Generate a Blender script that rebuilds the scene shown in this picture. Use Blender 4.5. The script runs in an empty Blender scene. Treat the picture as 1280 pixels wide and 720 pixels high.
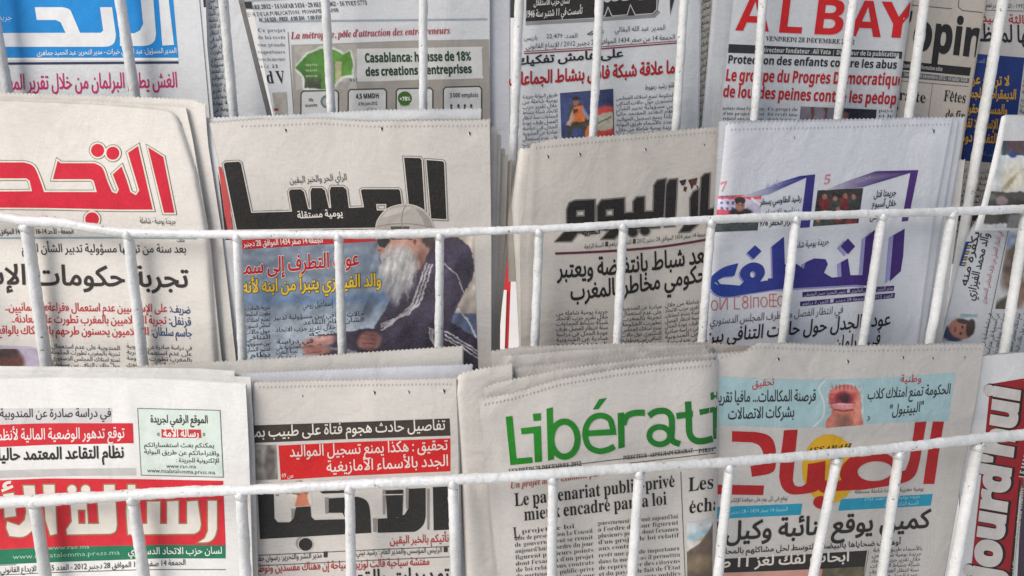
import bpy, bmesh, math, random
import numpy as np
from mathutils import Vector, Matrix, noise
from mathutils.geometry import tessellate_polygon, delaunay_2d_cdt

SC = bpy.context.scene
rnd = random.Random(7)

# ---------------------------------------------------------------- camera
F = 1100.0                                  # focal length in photo pixels (1280 wide)
cam_d = bpy.data.cameras.new('camera')
cam_d.sensor_width = 36.0
cam_d.lens = F / 1280.0 * 36.0
cam_d.clip_start = 0.02
cam_d.clip_end = 200.0
cam = bpy.data.objects.new('camera', cam_d)
SC.collection.objects.link(cam)
SC.camera = cam
PITCH, YAW, ROLL = math.radians(20.0), math.radians(-2.5), math.radians(2.1)
CR = (Matrix.Rotation(YAW, 3, 'Z') @ Matrix.Rotation(math.pi / 2 - PITCH, 3, 'X') @ Matrix.Rotation(ROLL, 3, 'Z'))
fwd = CR @ Vector((0, 0, -1))
TARGET = Vector((0, 0, 1.20))
CLOC = TARGET - fwd * 1.0
cam.matrix_world = Matrix.Translation(CLOC) @ CR.to_4x4()
cam_d.dof.use_dof = False

# ---------------------------------------------------------------- light
SUN_EL, SUN_AZ = math.radians(44), math.radians(-55)    # azimuth measured from the viewer's back towards the left
world = bpy.data.worlds.new('World')
SC.world = world
world.use_nodes = True
wn = world.node_tree
bg = wn.nodes['Background']
sky = wn.nodes.new('ShaderNodeTexSky')
sky.sky_type = 'NISHITA'
sky.sun_disc = False
sky.sun_elevation = SUN_EL
sun_dir = Vector((math.sin(SUN_AZ) * math.cos(SUN_EL), -math.cos(SUN_AZ) * math.cos(SUN_EL), math.sin(SUN_EL)))
sky.sun_rotation = math.atan2(sun_dir.x, sun_dir.y)
sky.air_density = 1.0
sky.dust_density = 2.5
wn.links.new(sky.outputs[0], bg.inputs[0])
bg.inputs[1].default_value = 0.088
sun_d = bpy.data.lights.new('sun', 'SUN')
sun_d.energy = 2.9
sun_d.angle = math.radians(36)
sun_d.color = (1.0, 0.94, 0.87)
sun = bpy.data.objects.new('sun', sun_d)
sun.rotation_euler = sun_dir.to_track_quat('Z', 'Y').to_euler()
sun.location = (0, 0, 4)
SC.collection.objects.link(sun)
SC.view_settings.view_transform = 'Standard'
SC.view_settings.look = 'None'
SC.view_settings.exposure = 0.10
SC.view_settings.gamma = 1.0
SC.view_settings.use_curve_mapping = False

# ---------------------------------------------------------------- projection helpers
CRn = np.array(CR)
CL = np.array(CLOC)


def unproj(px, py, depth):
    """photo pixel + world y (depth) -> world point(s)"""
    px = np.asarray(px, float); py = np.asarray(py, float)
    d = np.stack([(px - 640.0) / F, -(py - 360.0) / F, -np.ones_like(px)], -1)
    w = d @ CRn.T
    bend = np.where(px > 560.0, 0.0040, 0.0024) * ((px - 560.0) / 100.0) ** 2          # outward bow added to the rack so its left side catches more sun
    t = (np.asarray(depth, float) + bend - CL[1]) / w[..., 1]
    return CL + w * t[..., None]


def srgb(c):
    c = np.asarray(c, float) / 255.0
    return np.where(c <= 0.04045, c / 12.92, ((c + 0.055) / 1.055) ** 2.4)


# ---------------------------------------------------------------- materials
def new_mat(name):
    m = bpy.data.materials.new(name)
    m.use_nodes = True
    nt = m.node_tree
    b = nt.nodes['Principled BSDF']
    return m, nt, b


def N(nt, t, **k):
    n = nt.nodes.new(t)
    for a, v in k.items():
        setattr(n, a, v)
    return n


def ramp(nt, src, p0, p1, c0, c1):
    r = N(nt, 'ShaderNodeValToRGB')
    r.color_ramp.elements[0].position = p0
    r.color_ramp.elements[1].position = p1
    r.color_ramp.elements[0].color = c0
    r.color_ramp.elements[1].color = c1
    nt.links.new(src, r.inputs[0])
    return r


def noise_node(nt, coord, scale, detail=3, rough=0.5):
    n = N(nt, 'ShaderNodeTexNoise')
    n.inputs['Scale'].default_value = scale
    n.inputs['Detail'].default_value = detail
    n.inputs['Roughness'].default_value = rough
    nt.links.new(coord, n.inputs['Vector'])
    return n


def paper_relief(nt, b, coord, strength=1.0):
    """crumple and fibre relief shared by bare paper and printed ink"""
    n1 = noise_node(nt, coord, 16, 5, 0.6)
    n1.inputs['Distortion'].default_value = 0.8
    n2 = noise_node(nt, coord, 1100, 2, 0.6)
    mpg = N(nt, 'ShaderNodeMapping'); mpg.inputs['Scale'].default_value = (60, 60, 7)
    nt.links.new(coord, mpg.inputs[0])
    n3 = noise_node(nt, mpg.outputs[0], 1.0, 2, 0.5)
    b1 = N(nt, 'ShaderNodeBump'); b1.inputs['Strength'].default_value = 0.22 * strength; b1.inputs['Distance'].default_value = 0.012
    nt.links.new(n1.outputs[0], b1.inputs['Height'])
    b3 = N(nt, 'ShaderNodeBump'); b3.inputs['Strength'].default_value = 0.18 * strength; b3.inputs['Distance'].default_value = 0.002
    nt.links.new(n3.outputs[0], b3.inputs['Height']); nt.links.new(b1.outputs[0], b3.inputs['Normal'])
    b2 = N(nt, 'ShaderNodeBump'); b2.inputs['Strength'].default_value = 0.12; b2.inputs['Distance'].default_value = 0.0004
    nt.links.new(n2.outputs[0], b2.inputs['Height']); nt.links.new(b3.outputs[0], b2.inputs['Normal'])
    nt.links.new(b2.outputs[0], b.inputs['Normal'])


def paper_mat(name, rgb, rough=0.85, spec=0.25, coat=0.0):
    m, nt, b = new_mat(name)
    geo = N(nt, 'ShaderNodeNewGeometry')
    c = geo.outputs['Position']
    n1 = noise_node(nt, c, 7, 4, 0.6)
    n2 = noise_node(nt, c, 420, 3, 0.7)
    mp = N(nt, 'ShaderNodeMapping'); mp.inputs['Scale'].default_value = (95, 95, 420)   # faint lines of print showing through
    nt.links.new(c, mp.inputs[0])
    n3 = noise_node(nt, mp.outputs[0], 1.0, 2, 0.5)
    lin = srgb(rgb)
    a = tuple(lin * 0.90) + (1,); d = tuple(np.minimum(lin * 1.06, 0.9)) + (1,)
    r = ramp(nt, n1.outputs[0], 0.3, 0.7, a, d)
    mx = N(nt, 'ShaderNodeMixRGB', blend_type='MULTIPLY'); mx.inputs[0].default_value = 1.0
    r2 = ramp(nt, n2.outputs[0], 0.25, 0.75, (0.90, 0.90, 0.89, 1), (1, 1, 1, 1))
    nt.links.new(r.outputs[0], mx.inputs[1]); nt.links.new(r2.outputs[0], mx.inputs[2])
    mx2 = N(nt, 'ShaderNodeMixRGB', blend_type='MULTIPLY'); mx2.inputs[0].default_value = 1.0
    r3 = ramp(nt, n3.outputs[0], 0.30, 0.62, (0.945, 0.945, 0.94, 1), (1, 1, 1, 1))
    nt.links.new(mx.outputs[0], mx2.inputs[1]); nt.links.new(r3.outputs[0], mx2.inputs[2])
    nt.links.new(mx2.outputs[0], b.inputs['Base Color'])
    b.inputs['Roughness'].default_value = rough
    b.inputs['Specular IOR Level'].default_value = spec
    if coat:
        b.inputs['Coat Weight'].default_value = coat
        b.inputs['Coat Roughness'].default_value = 0.12
    paper_relief(nt, b, c)
    return m


def ink_mat(name, rough=0.7, mottling=0.05, coat=0.0):
    """ink: the flat colour of the print comes from the mesh's colour layer; paper fibres break it up"""
    m, nt, b = new_mat(name)
    geo = N(nt, 'ShaderNodeNewGeometry')
    c = geo.outputs['Position']
    at = N(nt, 'ShaderNodeAttribute', attribute_name='ink')
    n = noise_node(nt, c, 650, 3, 0.7)
    n1 = noise_node(nt, c, 45, 3, 0.6)
    r = ramp(nt, n.outputs[0], 0.35, 0.75, (0, 0, 0, 1), (1, 1, 1, 1))
    mul = N(nt, 'ShaderNodeMath', operation='MULTIPLY'); mul.inputs[1].default_value = mottling
    nt.links.new(r.outputs[0], mul.inputs[0])
    mx = N(nt, 'ShaderNodeMixRGB'); mx.inputs[2].default_value = (0.60, 0.585, 0.56, 1)
    nt.links.new(mul.outputs[0], mx.inputs[0]); nt.links.new(at.outputs['Color'], mx.inputs[1])
    mx2 = N(nt, 'ShaderNodeMixRGB', blend_type='MULTIPLY'); mx2.inputs[0].default_value = 1
    r2 = ramp(nt, n1.outputs[0], 0.3, 0.7, (0.90, 0.90, 0.90, 1), (1.06, 1.06, 1.06, 1))
    nt.links.new(mx.outputs[0], mx2.inputs[1]); nt.links.new(r2.outputs[0], mx2.inputs[2])
    nt.links.new(mx2.outputs[0], b.inputs['Base Color'])
    b.inputs['Roughness'].default_value = rough
    b.inputs['Specular IOR Level'].default_value = 0.25
    if coat:
        b.inputs['Coat Weight'].default_value = coat
        b.inputs['Coat Roughness'].default_value = 0.12
    paper_relief(nt, b, c)
    return m


PAPERS = {
    'cream': paper_mat('newsprint_cream', (224, 220, 214)),
    'white': paper_mat('newsprint_white', (232, 232, 231)),
    'beige': paper_mat('newsprint_beige', (208, 204, 199)),
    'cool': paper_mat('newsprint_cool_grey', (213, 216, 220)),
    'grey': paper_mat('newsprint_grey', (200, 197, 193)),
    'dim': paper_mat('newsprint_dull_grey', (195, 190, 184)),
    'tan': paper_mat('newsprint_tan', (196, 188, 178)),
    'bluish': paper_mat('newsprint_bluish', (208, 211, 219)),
    'gloss': paper_mat('coated_magazine_paper', (214, 216, 218), 0.4, 0.5, 0.5),
}
INK = ink_mat('newspaper_ink')
INK_PHOTO = ink_mat('halftone_print', 0.6, 0.10)
INK_GLOSS = ink_mat('magazine_print', 0.4, 0.05, 0.5)


def paint_mat():
    m, nt, b = new_mat('chipped_white_rack_paint')
    geo = N(nt, 'ShaderNodeNewGeometry'); c = geo.outputs['Position']
    n1 = noise_node(nt, c, 130, 4, 0.65)
    n2 = noise_node(nt, c, 14, 4, 0.6)
    n3 = noise_node(nt, c, 330, 2, 0.6)
    r1 = ramp(nt, n1.outputs[0], 0.29, 0.35, (0.26, 0.235, 0.20, 1), (1, 1, 1, 1))
    r2 = ramp(nt, n2.outputs[0], 0.35, 0.7, (0.58, 0.60, 0.59, 1), (0.76, 0.77, 0.79, 1))
    r3 = ramp(nt, n3.outputs[0], 0.28, 0.5, (0.90, 0.90, 0.90, 1), (1, 1, 1, 1))
    mx = N(nt, 'ShaderNodeMixRGB', blend_type='MULTIPLY'); mx.inputs[0].default_value = 1
    nt.links.new(r1.outputs[0], mx.inputs[1]); nt.links.new(r2.outputs[0], mx.inputs[2])
    mx2 = N(nt, 'ShaderNodeMixRGB', blend_type='MULTIPLY'); mx2.inputs[0].default_value = 1
    nt.links.new(mx.outputs[0], mx2.inputs[1]); nt.links.new(r3.outputs[0], mx2.inputs[2])
    nt.links.new(mx2.outputs[0], b.inputs['Base Color'])
    b.inputs['Roughness'].default_value = 0.32
    bm1 = N(nt, 'ShaderNodeBump'); bm1.inputs['Strength'].default_value = 0.4; bm1.inputs['Distance'].default_value = 0.003
    nt.links.new(n1.outputs[0], bm1.inputs['Height'])
    bm2 = N(nt, 'ShaderNodeBump'); bm2.inputs['Strength'].default_value = 0.4; bm2.inputs['Distance'].default_value = 0.0008
    nt.links.new(n3.outputs[0], bm2.inputs['Height']); nt.links.new(bm1.outputs[0], bm2.inputs['Normal'])
    nt.links.new(bm2.outputs[0], b.inputs['Normal'])
    return m


def plain_mat(name, c0, c1, scale, rough=0.8, bump=0.3, dist=0.01):
    m, nt, b = new_mat(name)
    geo = N(nt, 'ShaderNodeNewGeometry'); c = geo.outputs['Position']
    n1 = noise_node(nt, c, scale, 5, 0.6)
    r = ramp(nt, n1.outputs[0], 0.3, 0.7, tuple(srgb(c0)) + (1,), tuple(srgb(c1)) + (1,))
    nt.links.new(r.outputs[0], b.inputs['Base Color'])
    b.inputs['Roughness'].default_value = rough
    bb = N(nt, 'ShaderNodeBump'); bb.inputs['Strength'].default_value = bump; bb.inputs['Distance'].default_value = dist
    nt.links.new(n1.outputs[0], bb.inputs['Height']); nt.links.new(bb.outputs[0], b.inputs['Normal'])
    return m


PAINT = paint_mat()

# ---------------------------------------------------------------- object bookkeeping (everything is linked at the end)
PENDING = []


def reg(o):
    PENDING.append(o)
    return o


def tag(o, label=None, cat=None, group=None, kind=None):
    if label: o['label'] = label
    if cat: o['category'] = cat
    if group: o['group'] = group
    if kind: o['kind'] = kind
    return o


def mesh_obj(name, verts, faces, mat, parent=None, smooth=False, cols=None):
    me = bpy.data.meshes.new(name)
    v = np.asarray(verts, float)
    if parent is not None and 'org' in dir(parent):
        pass
    me.from_pydata(v.tolist(), [], faces)
    if cols is not None:
        ca = me.color_attributes.new('ink', 'FLOAT_COLOR', 'POINT')
        buf = np.ones((len(v), 4)); buf[:, :3] = cols
        ca.data.foreach_set('color', buf.ravel())
    me.materials.append(mat)
    if smooth:
        me.polygons.foreach_set('use_smooth', [True] * len(me.polygons))
    me.update()
    o = bpy.data.objects.new(name, me)
    if parent is not None:
        o.parent = parent
        o.matrix_parent_inverse = Matrix.Translation(-Vector(parent.location))
    return reg(o)


# ---------------------------------------------------------------- glyphs (Blender's built-in font and its fallbacks)
_tc = bpy.data.curves.new('glyph_source', 'FONT')
_to = bpy.data.objects.new('glyph_source', _tc)
SC.collection.objects.link(_to)
_G = {}


def _ev(body, res, off):
    """outline loops of the text, filled by the non-zero winding rule (overlapping strokes stay solid)"""
    _tc.body = body; _tc.resolution_u = res; _tc.offset = off; _tc.fill_mode = 'NONE'
    bpy.context.view_layer.update()
    ob = _to.evaluated_get(bpy.context.evaluated_depsgraph_get())
    me = ob.to_mesh()
    n = len(me.vertices)
    co = np.empty(n * 3); me.vertices.foreach_get('co', co)
    co = co.reshape(-1, 3)[:, :2].copy()
    es = [tuple(e.vertices) for e in me.edges]
    ob.to_mesh_clear()
    return co, es


def _fill(co, es, off=0.0):
    n = len(co)
    joined = set((min(e), max(e)) for e in es)
    loops, s = [], 0
    for i in range(n):
        if i == n - 1 or (i, i + 1) not in joined:
            if i - s >= 2: loops.append(list(range(s, i + 1)))
            s = i + 1
    edges = [(l[k], l[(k + 1) % len(l)]) for l in loops for k in range(len(l))]
    if not edges: return np.zeros((0, 2)), []
    if off:                                            # heavier or lighter cut: move the outline along its normals
        def area(l):
            P = co[l]; return 0.5 * float(np.sum(P[:, 0] * np.roll(P[:, 1], -1) - np.roll(P[:, 0], -1) * P[:, 1]))
        big = max((area(l) for l in loops), key=abs)
        sg = 1.0 if big > 0 else -1.0
        new = co.copy()
        for l in loops:
            P = co[l]
            d1 = P - np.roll(P, 1, 0); d2 = np.roll(P, -1, 0) - P
            d1 /= (np.linalg.norm(d1, axis=1, keepdims=True) + 1e-12); d2 /= (np.linalg.norm(d2, axis=1, keepdims=True) + 1e-12)
            n1 = np.stack([d1[:, 1], -d1[:, 0]], 1); n2 = np.stack([d2[:, 1], -d2[:, 0]], 1)
            m = n1 + n2; L = np.linalg.norm(m, axis=1, keepdims=True); m = np.where(L > 1e-6, m / (L + 1e-12), n1)
            k = 1.0 / np.maximum((m * n1).sum(1, keepdims=True), 0.55)
            new[l] = P + m * k * off * sg
        co = new
    r = delaunay_2d_cdt([Vector(c) for c in co], edges, [], 0, 1e-5)
    V = np.array([v[:] for v in r[0]]); T = [tuple(f) for f in r[2]]
    A = np.array([co[e[0]] for e in edges]); B = np.array([co[e[1]] for e in edges])
    out = []
    for t in T:
        c = V[list(t)].mean(0)
        up = (A[:, 1] <= c[1]) & (B[:, 1] > c[1]); dn = (A[:, 1] > c[1]) & (B[:, 1] <= c[1])
        cr = (B[:, 0] - A[:, 0]) * (c[1] - A[:, 1]) - (c[0] - A[:, 0]) * (B[:, 1] - A[:, 1])
        if int((up & (cr > 0)).sum()) - int((dn & (cr < 0)).sum()) != 0: out.append(t)
    return V, out


_bar = None


def glyph(ch, res=3, off=0.0):
    global _bar
    k = (ch, res, off)
    if k in _G: return _G[k]
    ka = ('adv', ch)
    if _bar is None: _bar = _ev('|', 1, 0)[0][:, 0].max()
    if ka not in _G:
        _G[ka] = _ev(ch + '|', 1, 0)[0][:, 0].max() - _bar
    if ch == ' ':
        _G[k] = (np.zeros((0, 2)), [], _G[ka])
    else:
        v, f = _fill(*_ev(ch, res, 0.0), off)
        _G[k] = (v, f, _G[ka])
    return _G[k]


_AR = {}
_base = 0xFE80
for ch, n in [('ء', 1), ('آ', 2), ('أ', 2), ('ؤ', 2), ('إ', 2), ('ئ', 4), ('ا', 2), ('ب', 4), ('ة', 2), ('ت', 4), ('ث', 4), ('ج', 4), ('ح', 4),
              ('خ', 4), ('د', 2), ('ذ', 2), ('ر', 2), ('ز', 2), ('س', 4), ('ش', 4), ('ص', 4), ('ض', 4), ('ط', 4), ('ظ', 4), ('ع', 4), ('غ', 4),
              ('ف', 4), ('ق', 4), ('ك', 4), ('ل', 4), ('م', 4), ('ن', 4), ('ه', 4), ('و', 2), ('ى', 2), ('ي', 4)]:
    _AR[ch] = (_base, n); _base += n
_LA = {'آ': 0xFEF5, 'أ': 0xFEF7, 'إ': 0xFEF9, 'ا': 0xFEFB}


def arabic(s):
    """join the letters and put them in visual order"""
    out = []
    prev_join = False
    i = 0
    while i < len(s):
        c = s[i]
        if c == 'ـ':
            out.append(c); prev_join = True; i += 1; continue
        if c not in _AR:
            out.append(c); prev_join = False; i += 1; continue
        if c == 'ل' and i + 1 < len(s) and s[i + 1] in _LA:
            out.append(chr(_LA[s[i + 1]] + (1 if prev_join else 0))); prev_join = False; i += 2; continue
        b, n = _AR[c]
        nxt = s[i + 1] if i + 1 < len(s) else ''
        njoin = n == 4 and (nxt == 'ـ' or (nxt in _AR and _AR[nxt][1] > 1))
        if n == 1: out.append(chr(b))
        elif prev_join and njoin: out.append(chr(b + 3))
        elif prev_join: out.append(chr(b + 1))
        elif njoin: out.append(chr(b + 2))
        else: out.append(chr(b))
        prev_join = njoin
        i += 1
    out.reverse()
    # runs of digits / Latin keep their own order
    res, run = [], []
    for c in out:
        if c.isascii() and (c.isalnum() or c in '.,'):
            run.append(c)
        else:
            res += run[::-1]; run = []
            res.append({'(': ')', ')': '(', '«': '»', '»': '«'}.get(c, c))
    res += run[::-1]
    return ''.join(res)


_ACC = {'é': ('e', '´'), 'è': ('e', '`'), 'ê': ('e', '^'), 'ô': ('o', '^'), 'à': ('a', '`'), 'É': ('E', '´'), 'û': ('u', '^')}


def latin(s, style):
    """list of (glyph char, overlay accent)"""
    out = []
    for c in s:
        acc = None
        if c in _ACC: c, acc = _ACC[c]
        if style == 'serif':
            if 'A' <= c <= 'Z': c = chr(0x1D400 + ord(c) - 65)
            elif 'a' <= c <= 'z': c = chr(0x1D41A + ord(c) - 97)
            elif c.isdigit(): c = chr(0x1D7CE + int(c))
        elif style == 'italic':
            if 'A' <= c <= 'Z': c = chr(0x1D468 + ord(c) - 65)
            elif 'a' <= c <= 'z': c = chr(0x1D482 + ord(c) - 97)
        elif style == 'bold':
            if 'A' <= c <= 'Z': c = chr(0x1D5D4 + ord(c) - 65)
            elif 'a' <= c <= 'z': c = chr(0x1D5EE + ord(c) - 97)
            elif c.isdigit(): c = chr(0x1D7EC + int(c))
        out.append((c, acc))
    return out


def layout(text, style, res, off):
    """-> verts (em units), faces, total advance; odd glyphs lifted a hair so that joins never coincide"""
    if style == 'ar': items = [(c, None) for c in arabic(text)]
    else: items = latin(text, style)
    V, Fc, Z = [], [], []
    x = 0.0; nv = 0
    for i, (c, acc) in enumerate(items):
        v, f, adv = glyph(c, res, off)
        if c == ' ': adv = max(adv * (0.85 if style == 'ar' else 0.8), 0.16)
        if len(v):
            V.append(v + [x, 0]); Z += [i % 2] * len(v)
            Fc += [tuple(a + nv for a in t) for t in f]; nv += len(v)
        if acc:
            v, f, aa = glyph(acc, res, off)
            if len(v):
                cx = (v[:, 0].min() + v[:, 0].max()) / 2
                gx = adv / 2 + (0.06 if style == 'italic' else 0)
                dy = 0.0 if c.islower() or ord(c) >= 0x1D41A else 0.16
                V.append(v * [0.9, 0.9] + [x + gx - cx * 0.9, dy + 0.03]); Z += [2] * len(v)
                Fc += [tuple(a + nv for a in t) for t in f]; nv += len(v)
        x += adv
    if not V: return np.zeros((0, 2)), [], [], 1
    return np.vstack(V), Fc, Z, x


# ---------------------------------------------------------------- 2D drawing helpers (photo pixel space of the page)
def sm(pts, n=6, closed=False):
    """Catmull-Rom smoothing"""
    P = [np.array(p, float) for p in pts]
    out = []
    m = len(P)
    rng = range(m) if closed else range(m - 1)
    for i in rng:
        p0 = P[(i - 1) % m] if closed or i > 0 else P[0]
        p1 = P[i]; p2 = P[(i + 1) % m]
        p3 = P[(i + 2) % m] if closed or i + 2 < m else P[-1]
        for k in range(n):
            t = k / n
            out.append(tuple(0.5 * ((2 * p1) + (-p0 + p2) * t + (2 * p0 - 5 * p1 + 4 * p2 - p3) * t * t + (-p0 + 3 * p1 - 3 * p2 + p3) * t ** 3)))
    if not closed: out.append(tuple(P[-1]))
    return out


def ell(cx, cy, rx, ry, rot=0, n=28, a0=0, a1=360):
    r = math.radians(rot); o = []
    for i in range(n):
        a = math.radians(a0 + (a1 - a0) * i / (n if a1 - a0 >= 360 else n - 1))
        x, y = rx * math.cos(a), ry * math.sin(a)
        o.append((cx + x * math.cos(r) - y * math.sin(r), cy + x * math.sin(r) + y * math.cos(r)))
    return o


def ribbon(pts, w, closed=False):
    """mitred band along a path -> (verts, quads)"""
    P = np.array(pts, float)
    n = len(P)
    V = []
    for i in range(n):
        a = P[(i - 1) % n] if closed or i > 0 else None
        b = P[(i + 1) % n] if closed or i < n - 1 else None
        d1 = P[i] - a if a is not None else b - P[i]
        d2 = b - P[i] if b is not None else d1
        d1 = d1 / (np.linalg.norm(d1) + 1e-9); d2 = d2 / (np.linalg.norm(d2) + 1e-9)
        n1 = np.array([-d1[1], d1[0]]); n2 = np.array([-d2[1], d2[0]])
        m = n1 + n2; L = np.linalg.norm(m)
        m = m / L if L > 1e-6 else n1
        k = min(1.0 / max(np.dot(m, n1), 0.45), 2.0)
        V += [P[i] + m * w / 2 * k, P[i] - m * w / 2 * k]
    Q = []
    for i in range(n if closed else n - 1):
        j = (i + 1) % n
        Q.append((2 * i, 2 * i + 1, 2 * j + 1, 2 * j))
    return np.array(V), Q


def seg_dist(X, Y, x0, y0, x1, y1):
    dx, dy = x1 - x0, y1 - y0
    L = dx * dx + dy * dy + 1e-9
    t = np.clip(((X - x0) * dx + (Y - y0) * dy) / L, 0, 1)
    return np.hypot(X - x0 - t * dx, Y - y0 - t * dy)


AR_WORDS = 'في دراسة صادرة عن المندوبية على عدم استعمال تجربة بالمغرب تطورت الحكومة تمنع امتلاك المجلس الدستوري حول حالات التنافي بين مسؤولية تدبير الشأن نظام التقاعد المعتمد حاليا هكذا يمنع تسجيل المواليد الجدد بالأسماء طريق البوابة جريدة يومية شاملة من خلال تقرير حزب الاتحاد شبكة بنشاط الجماعات سنة انتظار الفصل طرف عودة الجدل'.split()
FR_WORDS = "Le Conseil de gouvernement se réunit aujourd'hui à l'ordre du jour figurent plusieurs points dont l'examen d'un projet de loi relatif aux contrats de partenariat public-privé Ce projet de loi revêt une grande importance dans la mesure où il permettra de représenter des citoyens et du pays et le fait de l'Etat des établissements publics et des entreprises Par ailleurs la note de présentation".split()


class Part:
    def __init__(s): s.V = []; s.F = []; s.C = []; s.n = 0; s.k = 0


class Page:
    """one printed sheet: an outline in the rack, a curved surface, and print lying on it"""
    def __init__(s, left, right, top, bottom, depth, paper='white', waves=1.0, seed=1, tilt=0.004, curl_l=0, curl_r=0, creases=(),
                 teeth=0.0, step=3.0, rows=None, slope=0.0):
        s.left, s.right, s.top, s.bottom = left, right, top, bottom
        s.d0, s.paper, s.w = depth, paper, waves
        s.seed, s.tilt, s.cl, s.cr, s.creases, s.teeth, s.step = seed, tilt, curl_l, curl_r, creases, teeth, step
        s.rows = rows
        rc = random.Random(seed * 7 + 1)
        xs = (left[0][0], right[0][0]); y0 = min(p[1] for p in top)
        if xs[1] - xs[0] > 120:                       # small sharp dents along the handled top margin and sides
            ex = []
            for _ in range(5):
                cx = rc.uniform(xs[0] + 15, xs[1] - 15); cy = y0 + rc.uniform(8, 34); L = rc.uniform(8, 30); an = rc.uniform(-0.9, 0.9)
                ex.append((cx, cy, cx + L * math.cos(an), cy + L * math.sin(an), rc.uniform(2.6, 4.5), rc.choice((-1, 1)) * rc.uniform(0.35, 0.7)))
            cx = rc.uniform(xs[0] + 40, xs[1] - 40)
            ex.append((cx, y0, cx + rc.uniform(-14, 14), y0 + rc.uniform(40, 90), 9, rc.choice((-1, 1)) * 0.6))
            s.creases = tuple(creases) + tuple(ex)
        s.slope = slope
        r = random.Random(seed); s.ph = [r.uniform(0, 6.28) for _ in range(8)]
        s.ymid = (top[0][1] + bottom) / 2
        s.parts = {}; s.lock = ''; s.cnt = 0
        s.objs = []

    def xl(s, y): return np.interp(y, [p[1] for p in s.left], [p[0] for p in s.left])
    def xr(s, y): return np.interp(y, [p[1] for p in s.right], [p[0] for p in s.right])
    def yt(s, x): return np.interp(x, [p[0] for p in s.top], [p[1] for p in s.top])

    def D(s, X, Y):
        X = np.asarray(X, float); Y = np.asarray(Y, float)
        p = s.ph; w = s.w * 0.001
        d = s.d0 + s.tilt * (s.ymid - Y) / 100 + s.slope * (X - 640) / 100
        d = d + w * (1.3 * np.sin(X / 61 + p[0] + 0.4 * np.sin(Y / 90 + p[1])) + 0.8 * np.sin(X / 33 + Y / 150 + p[2]) + 0.7 * np.sin(Y / 70 + X / 210 + p[3])
                     + 0.25 * np.sin(X / 13 + Y / 60 + p[4]) * np.sin(Y / 45 + p[5]))
        if s.cl:
            u = np.clip((s.cl - (X - s.xl(Y))) / s.cl, 0, 1)
            d = d + s.cl * 0.001 * (1 - np.sqrt(1 - np.minimum(u, 0.995) ** 2)) * 0.55
        if s.cr:
            u = np.clip((s.cr - (s.xr(Y) - X)) / s.cr, 0, 1)
            d = d + s.cr * 0.001 * (1 - np.sqrt(1 - np.minimum(u, 0.995) ** 2)) * 0.55
        for (x0, y0, x1, y1, wd, amp) in s.creases:
            q = seg_dist(X, Y, x0, y0, x1, y1) / wd
            d = d + amp * 0.001 * np.exp(-q * q)
        return d

    def to3(s, X, Y, lift=0.0):
        return unproj(X, Y, s.D(X, Y) - lift)

    def sheet(s, name, parent, back=0.0, mat=None, dx=(0, 0), dy=0, rows=None, teeth=None):
        """the paper itself, with its cut (sawtooth) top edge"""
        w = abs(s.xr(s.top[0][1]) - s.xl(s.top[0][1]))
        nc = max(int(w / s.step), 8); nr = rows or s.rows or int((s.bottom - s.top[0][1]) / 5)
        S, T = np.meshgrid(np.linspace(0, 1, nc + 1), np.linspace(0, 1, nr + 1))
        Y = s.top[0][1] + T * (s.bottom - s.top[0][1])
        for _ in range(3):
            X = s.xl(Y) + dx[0] + S * (s.xr(Y) + dx[1] - s.xl(Y) - dx[0])
            yt = s.yt(X) + dy
            Y = yt + T * (s.bottom - yt)
        te = s.teeth if teeth is None else teeth
        if te:
            Y[0] += np.where(np.arange(nc + 1) % 2 == 0, te, -te)
        d = s.D(X, Y) + back
        P = unproj(X, Y, d).reshape(-1, 3)
        fs = []
        c = nc + 1
        for i in range(nr):
            for j in range(nc):
                a = i * c + j
                fs.append((a, a + c, a + c + 1, a + 1))
        return mesh_obj(name, P, fs, mat or PAPERS[s.paper], parent, smooth=True)

    # ---- print
    def P(s, part):
        """logo strokes and the pieces of one row share a mesh; every other print gets its own"""
        if s.lock: return s.parts.setdefault(part + s.lock, Part())
        if part in ('masthead', 'photograph'): return s.parts.setdefault(part, Part())
        s.cnt += 1
        return s.parts.setdefault('%s#%d' % (part, s.cnt), Part())

    def add(s, part, V, Fs, col, layer, zs=None):
        p = s.P(part)
        p.k += 1
        V = np.asarray(V, float)
        z = np.full(len(V), 0.22 + layer * 0.16 + (p.k % 6) * 0.015)
        if zs is not None: z = z + np.asarray(zs) * 0.02
        p.V.append(np.column_stack([V, z]))
        p.F += [tuple(a + p.n for a in f) for f in Fs]
        p.n += len(V)
        if callable(col): cc = col(V[:, 0], V[:, 1])
        else: cc = np.tile(srgb(col), (len(V), 1))
        p.C.append(np.asarray(cc) ** 1.14)               # press ink is denser than it looks in the shade

    def poly(s, part, pts, col, layer=1, holes=()):
        loops = [[Vector((x, y, 0)) for x, y in pts]] + [[Vector((x, y, 0)) for x, y in h] for h in holes]
        tris = tessellate_polygon(loops)
        V = [(v.x, v.y) for l in loops for v in l]
        s.add(part, V, tris, col, layer)

    def line(s, part, pts, w, col, layer=1, closed=False):
        V, Q = ribbon(pts, w, closed)
        s.add(part, V, Q, col, layer)

    def outlined(s, part, pts, col, outs, layer=2, holes=()):
        """filled shape with outline bands underneath: outs = [(width, colour), ...] widest first"""
        for i, (w, c) in enumerate(outs):
            s.line(part, pts, w, c, layer - len(outs) * 0.5 + i * 0.5, True)
            for h in holes: s.line(part, h, w, c, layer - len(outs) * 0.5 + i * 0.5, True)
        s.poly(part, pts, col, layer + 0.2, holes)

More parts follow.
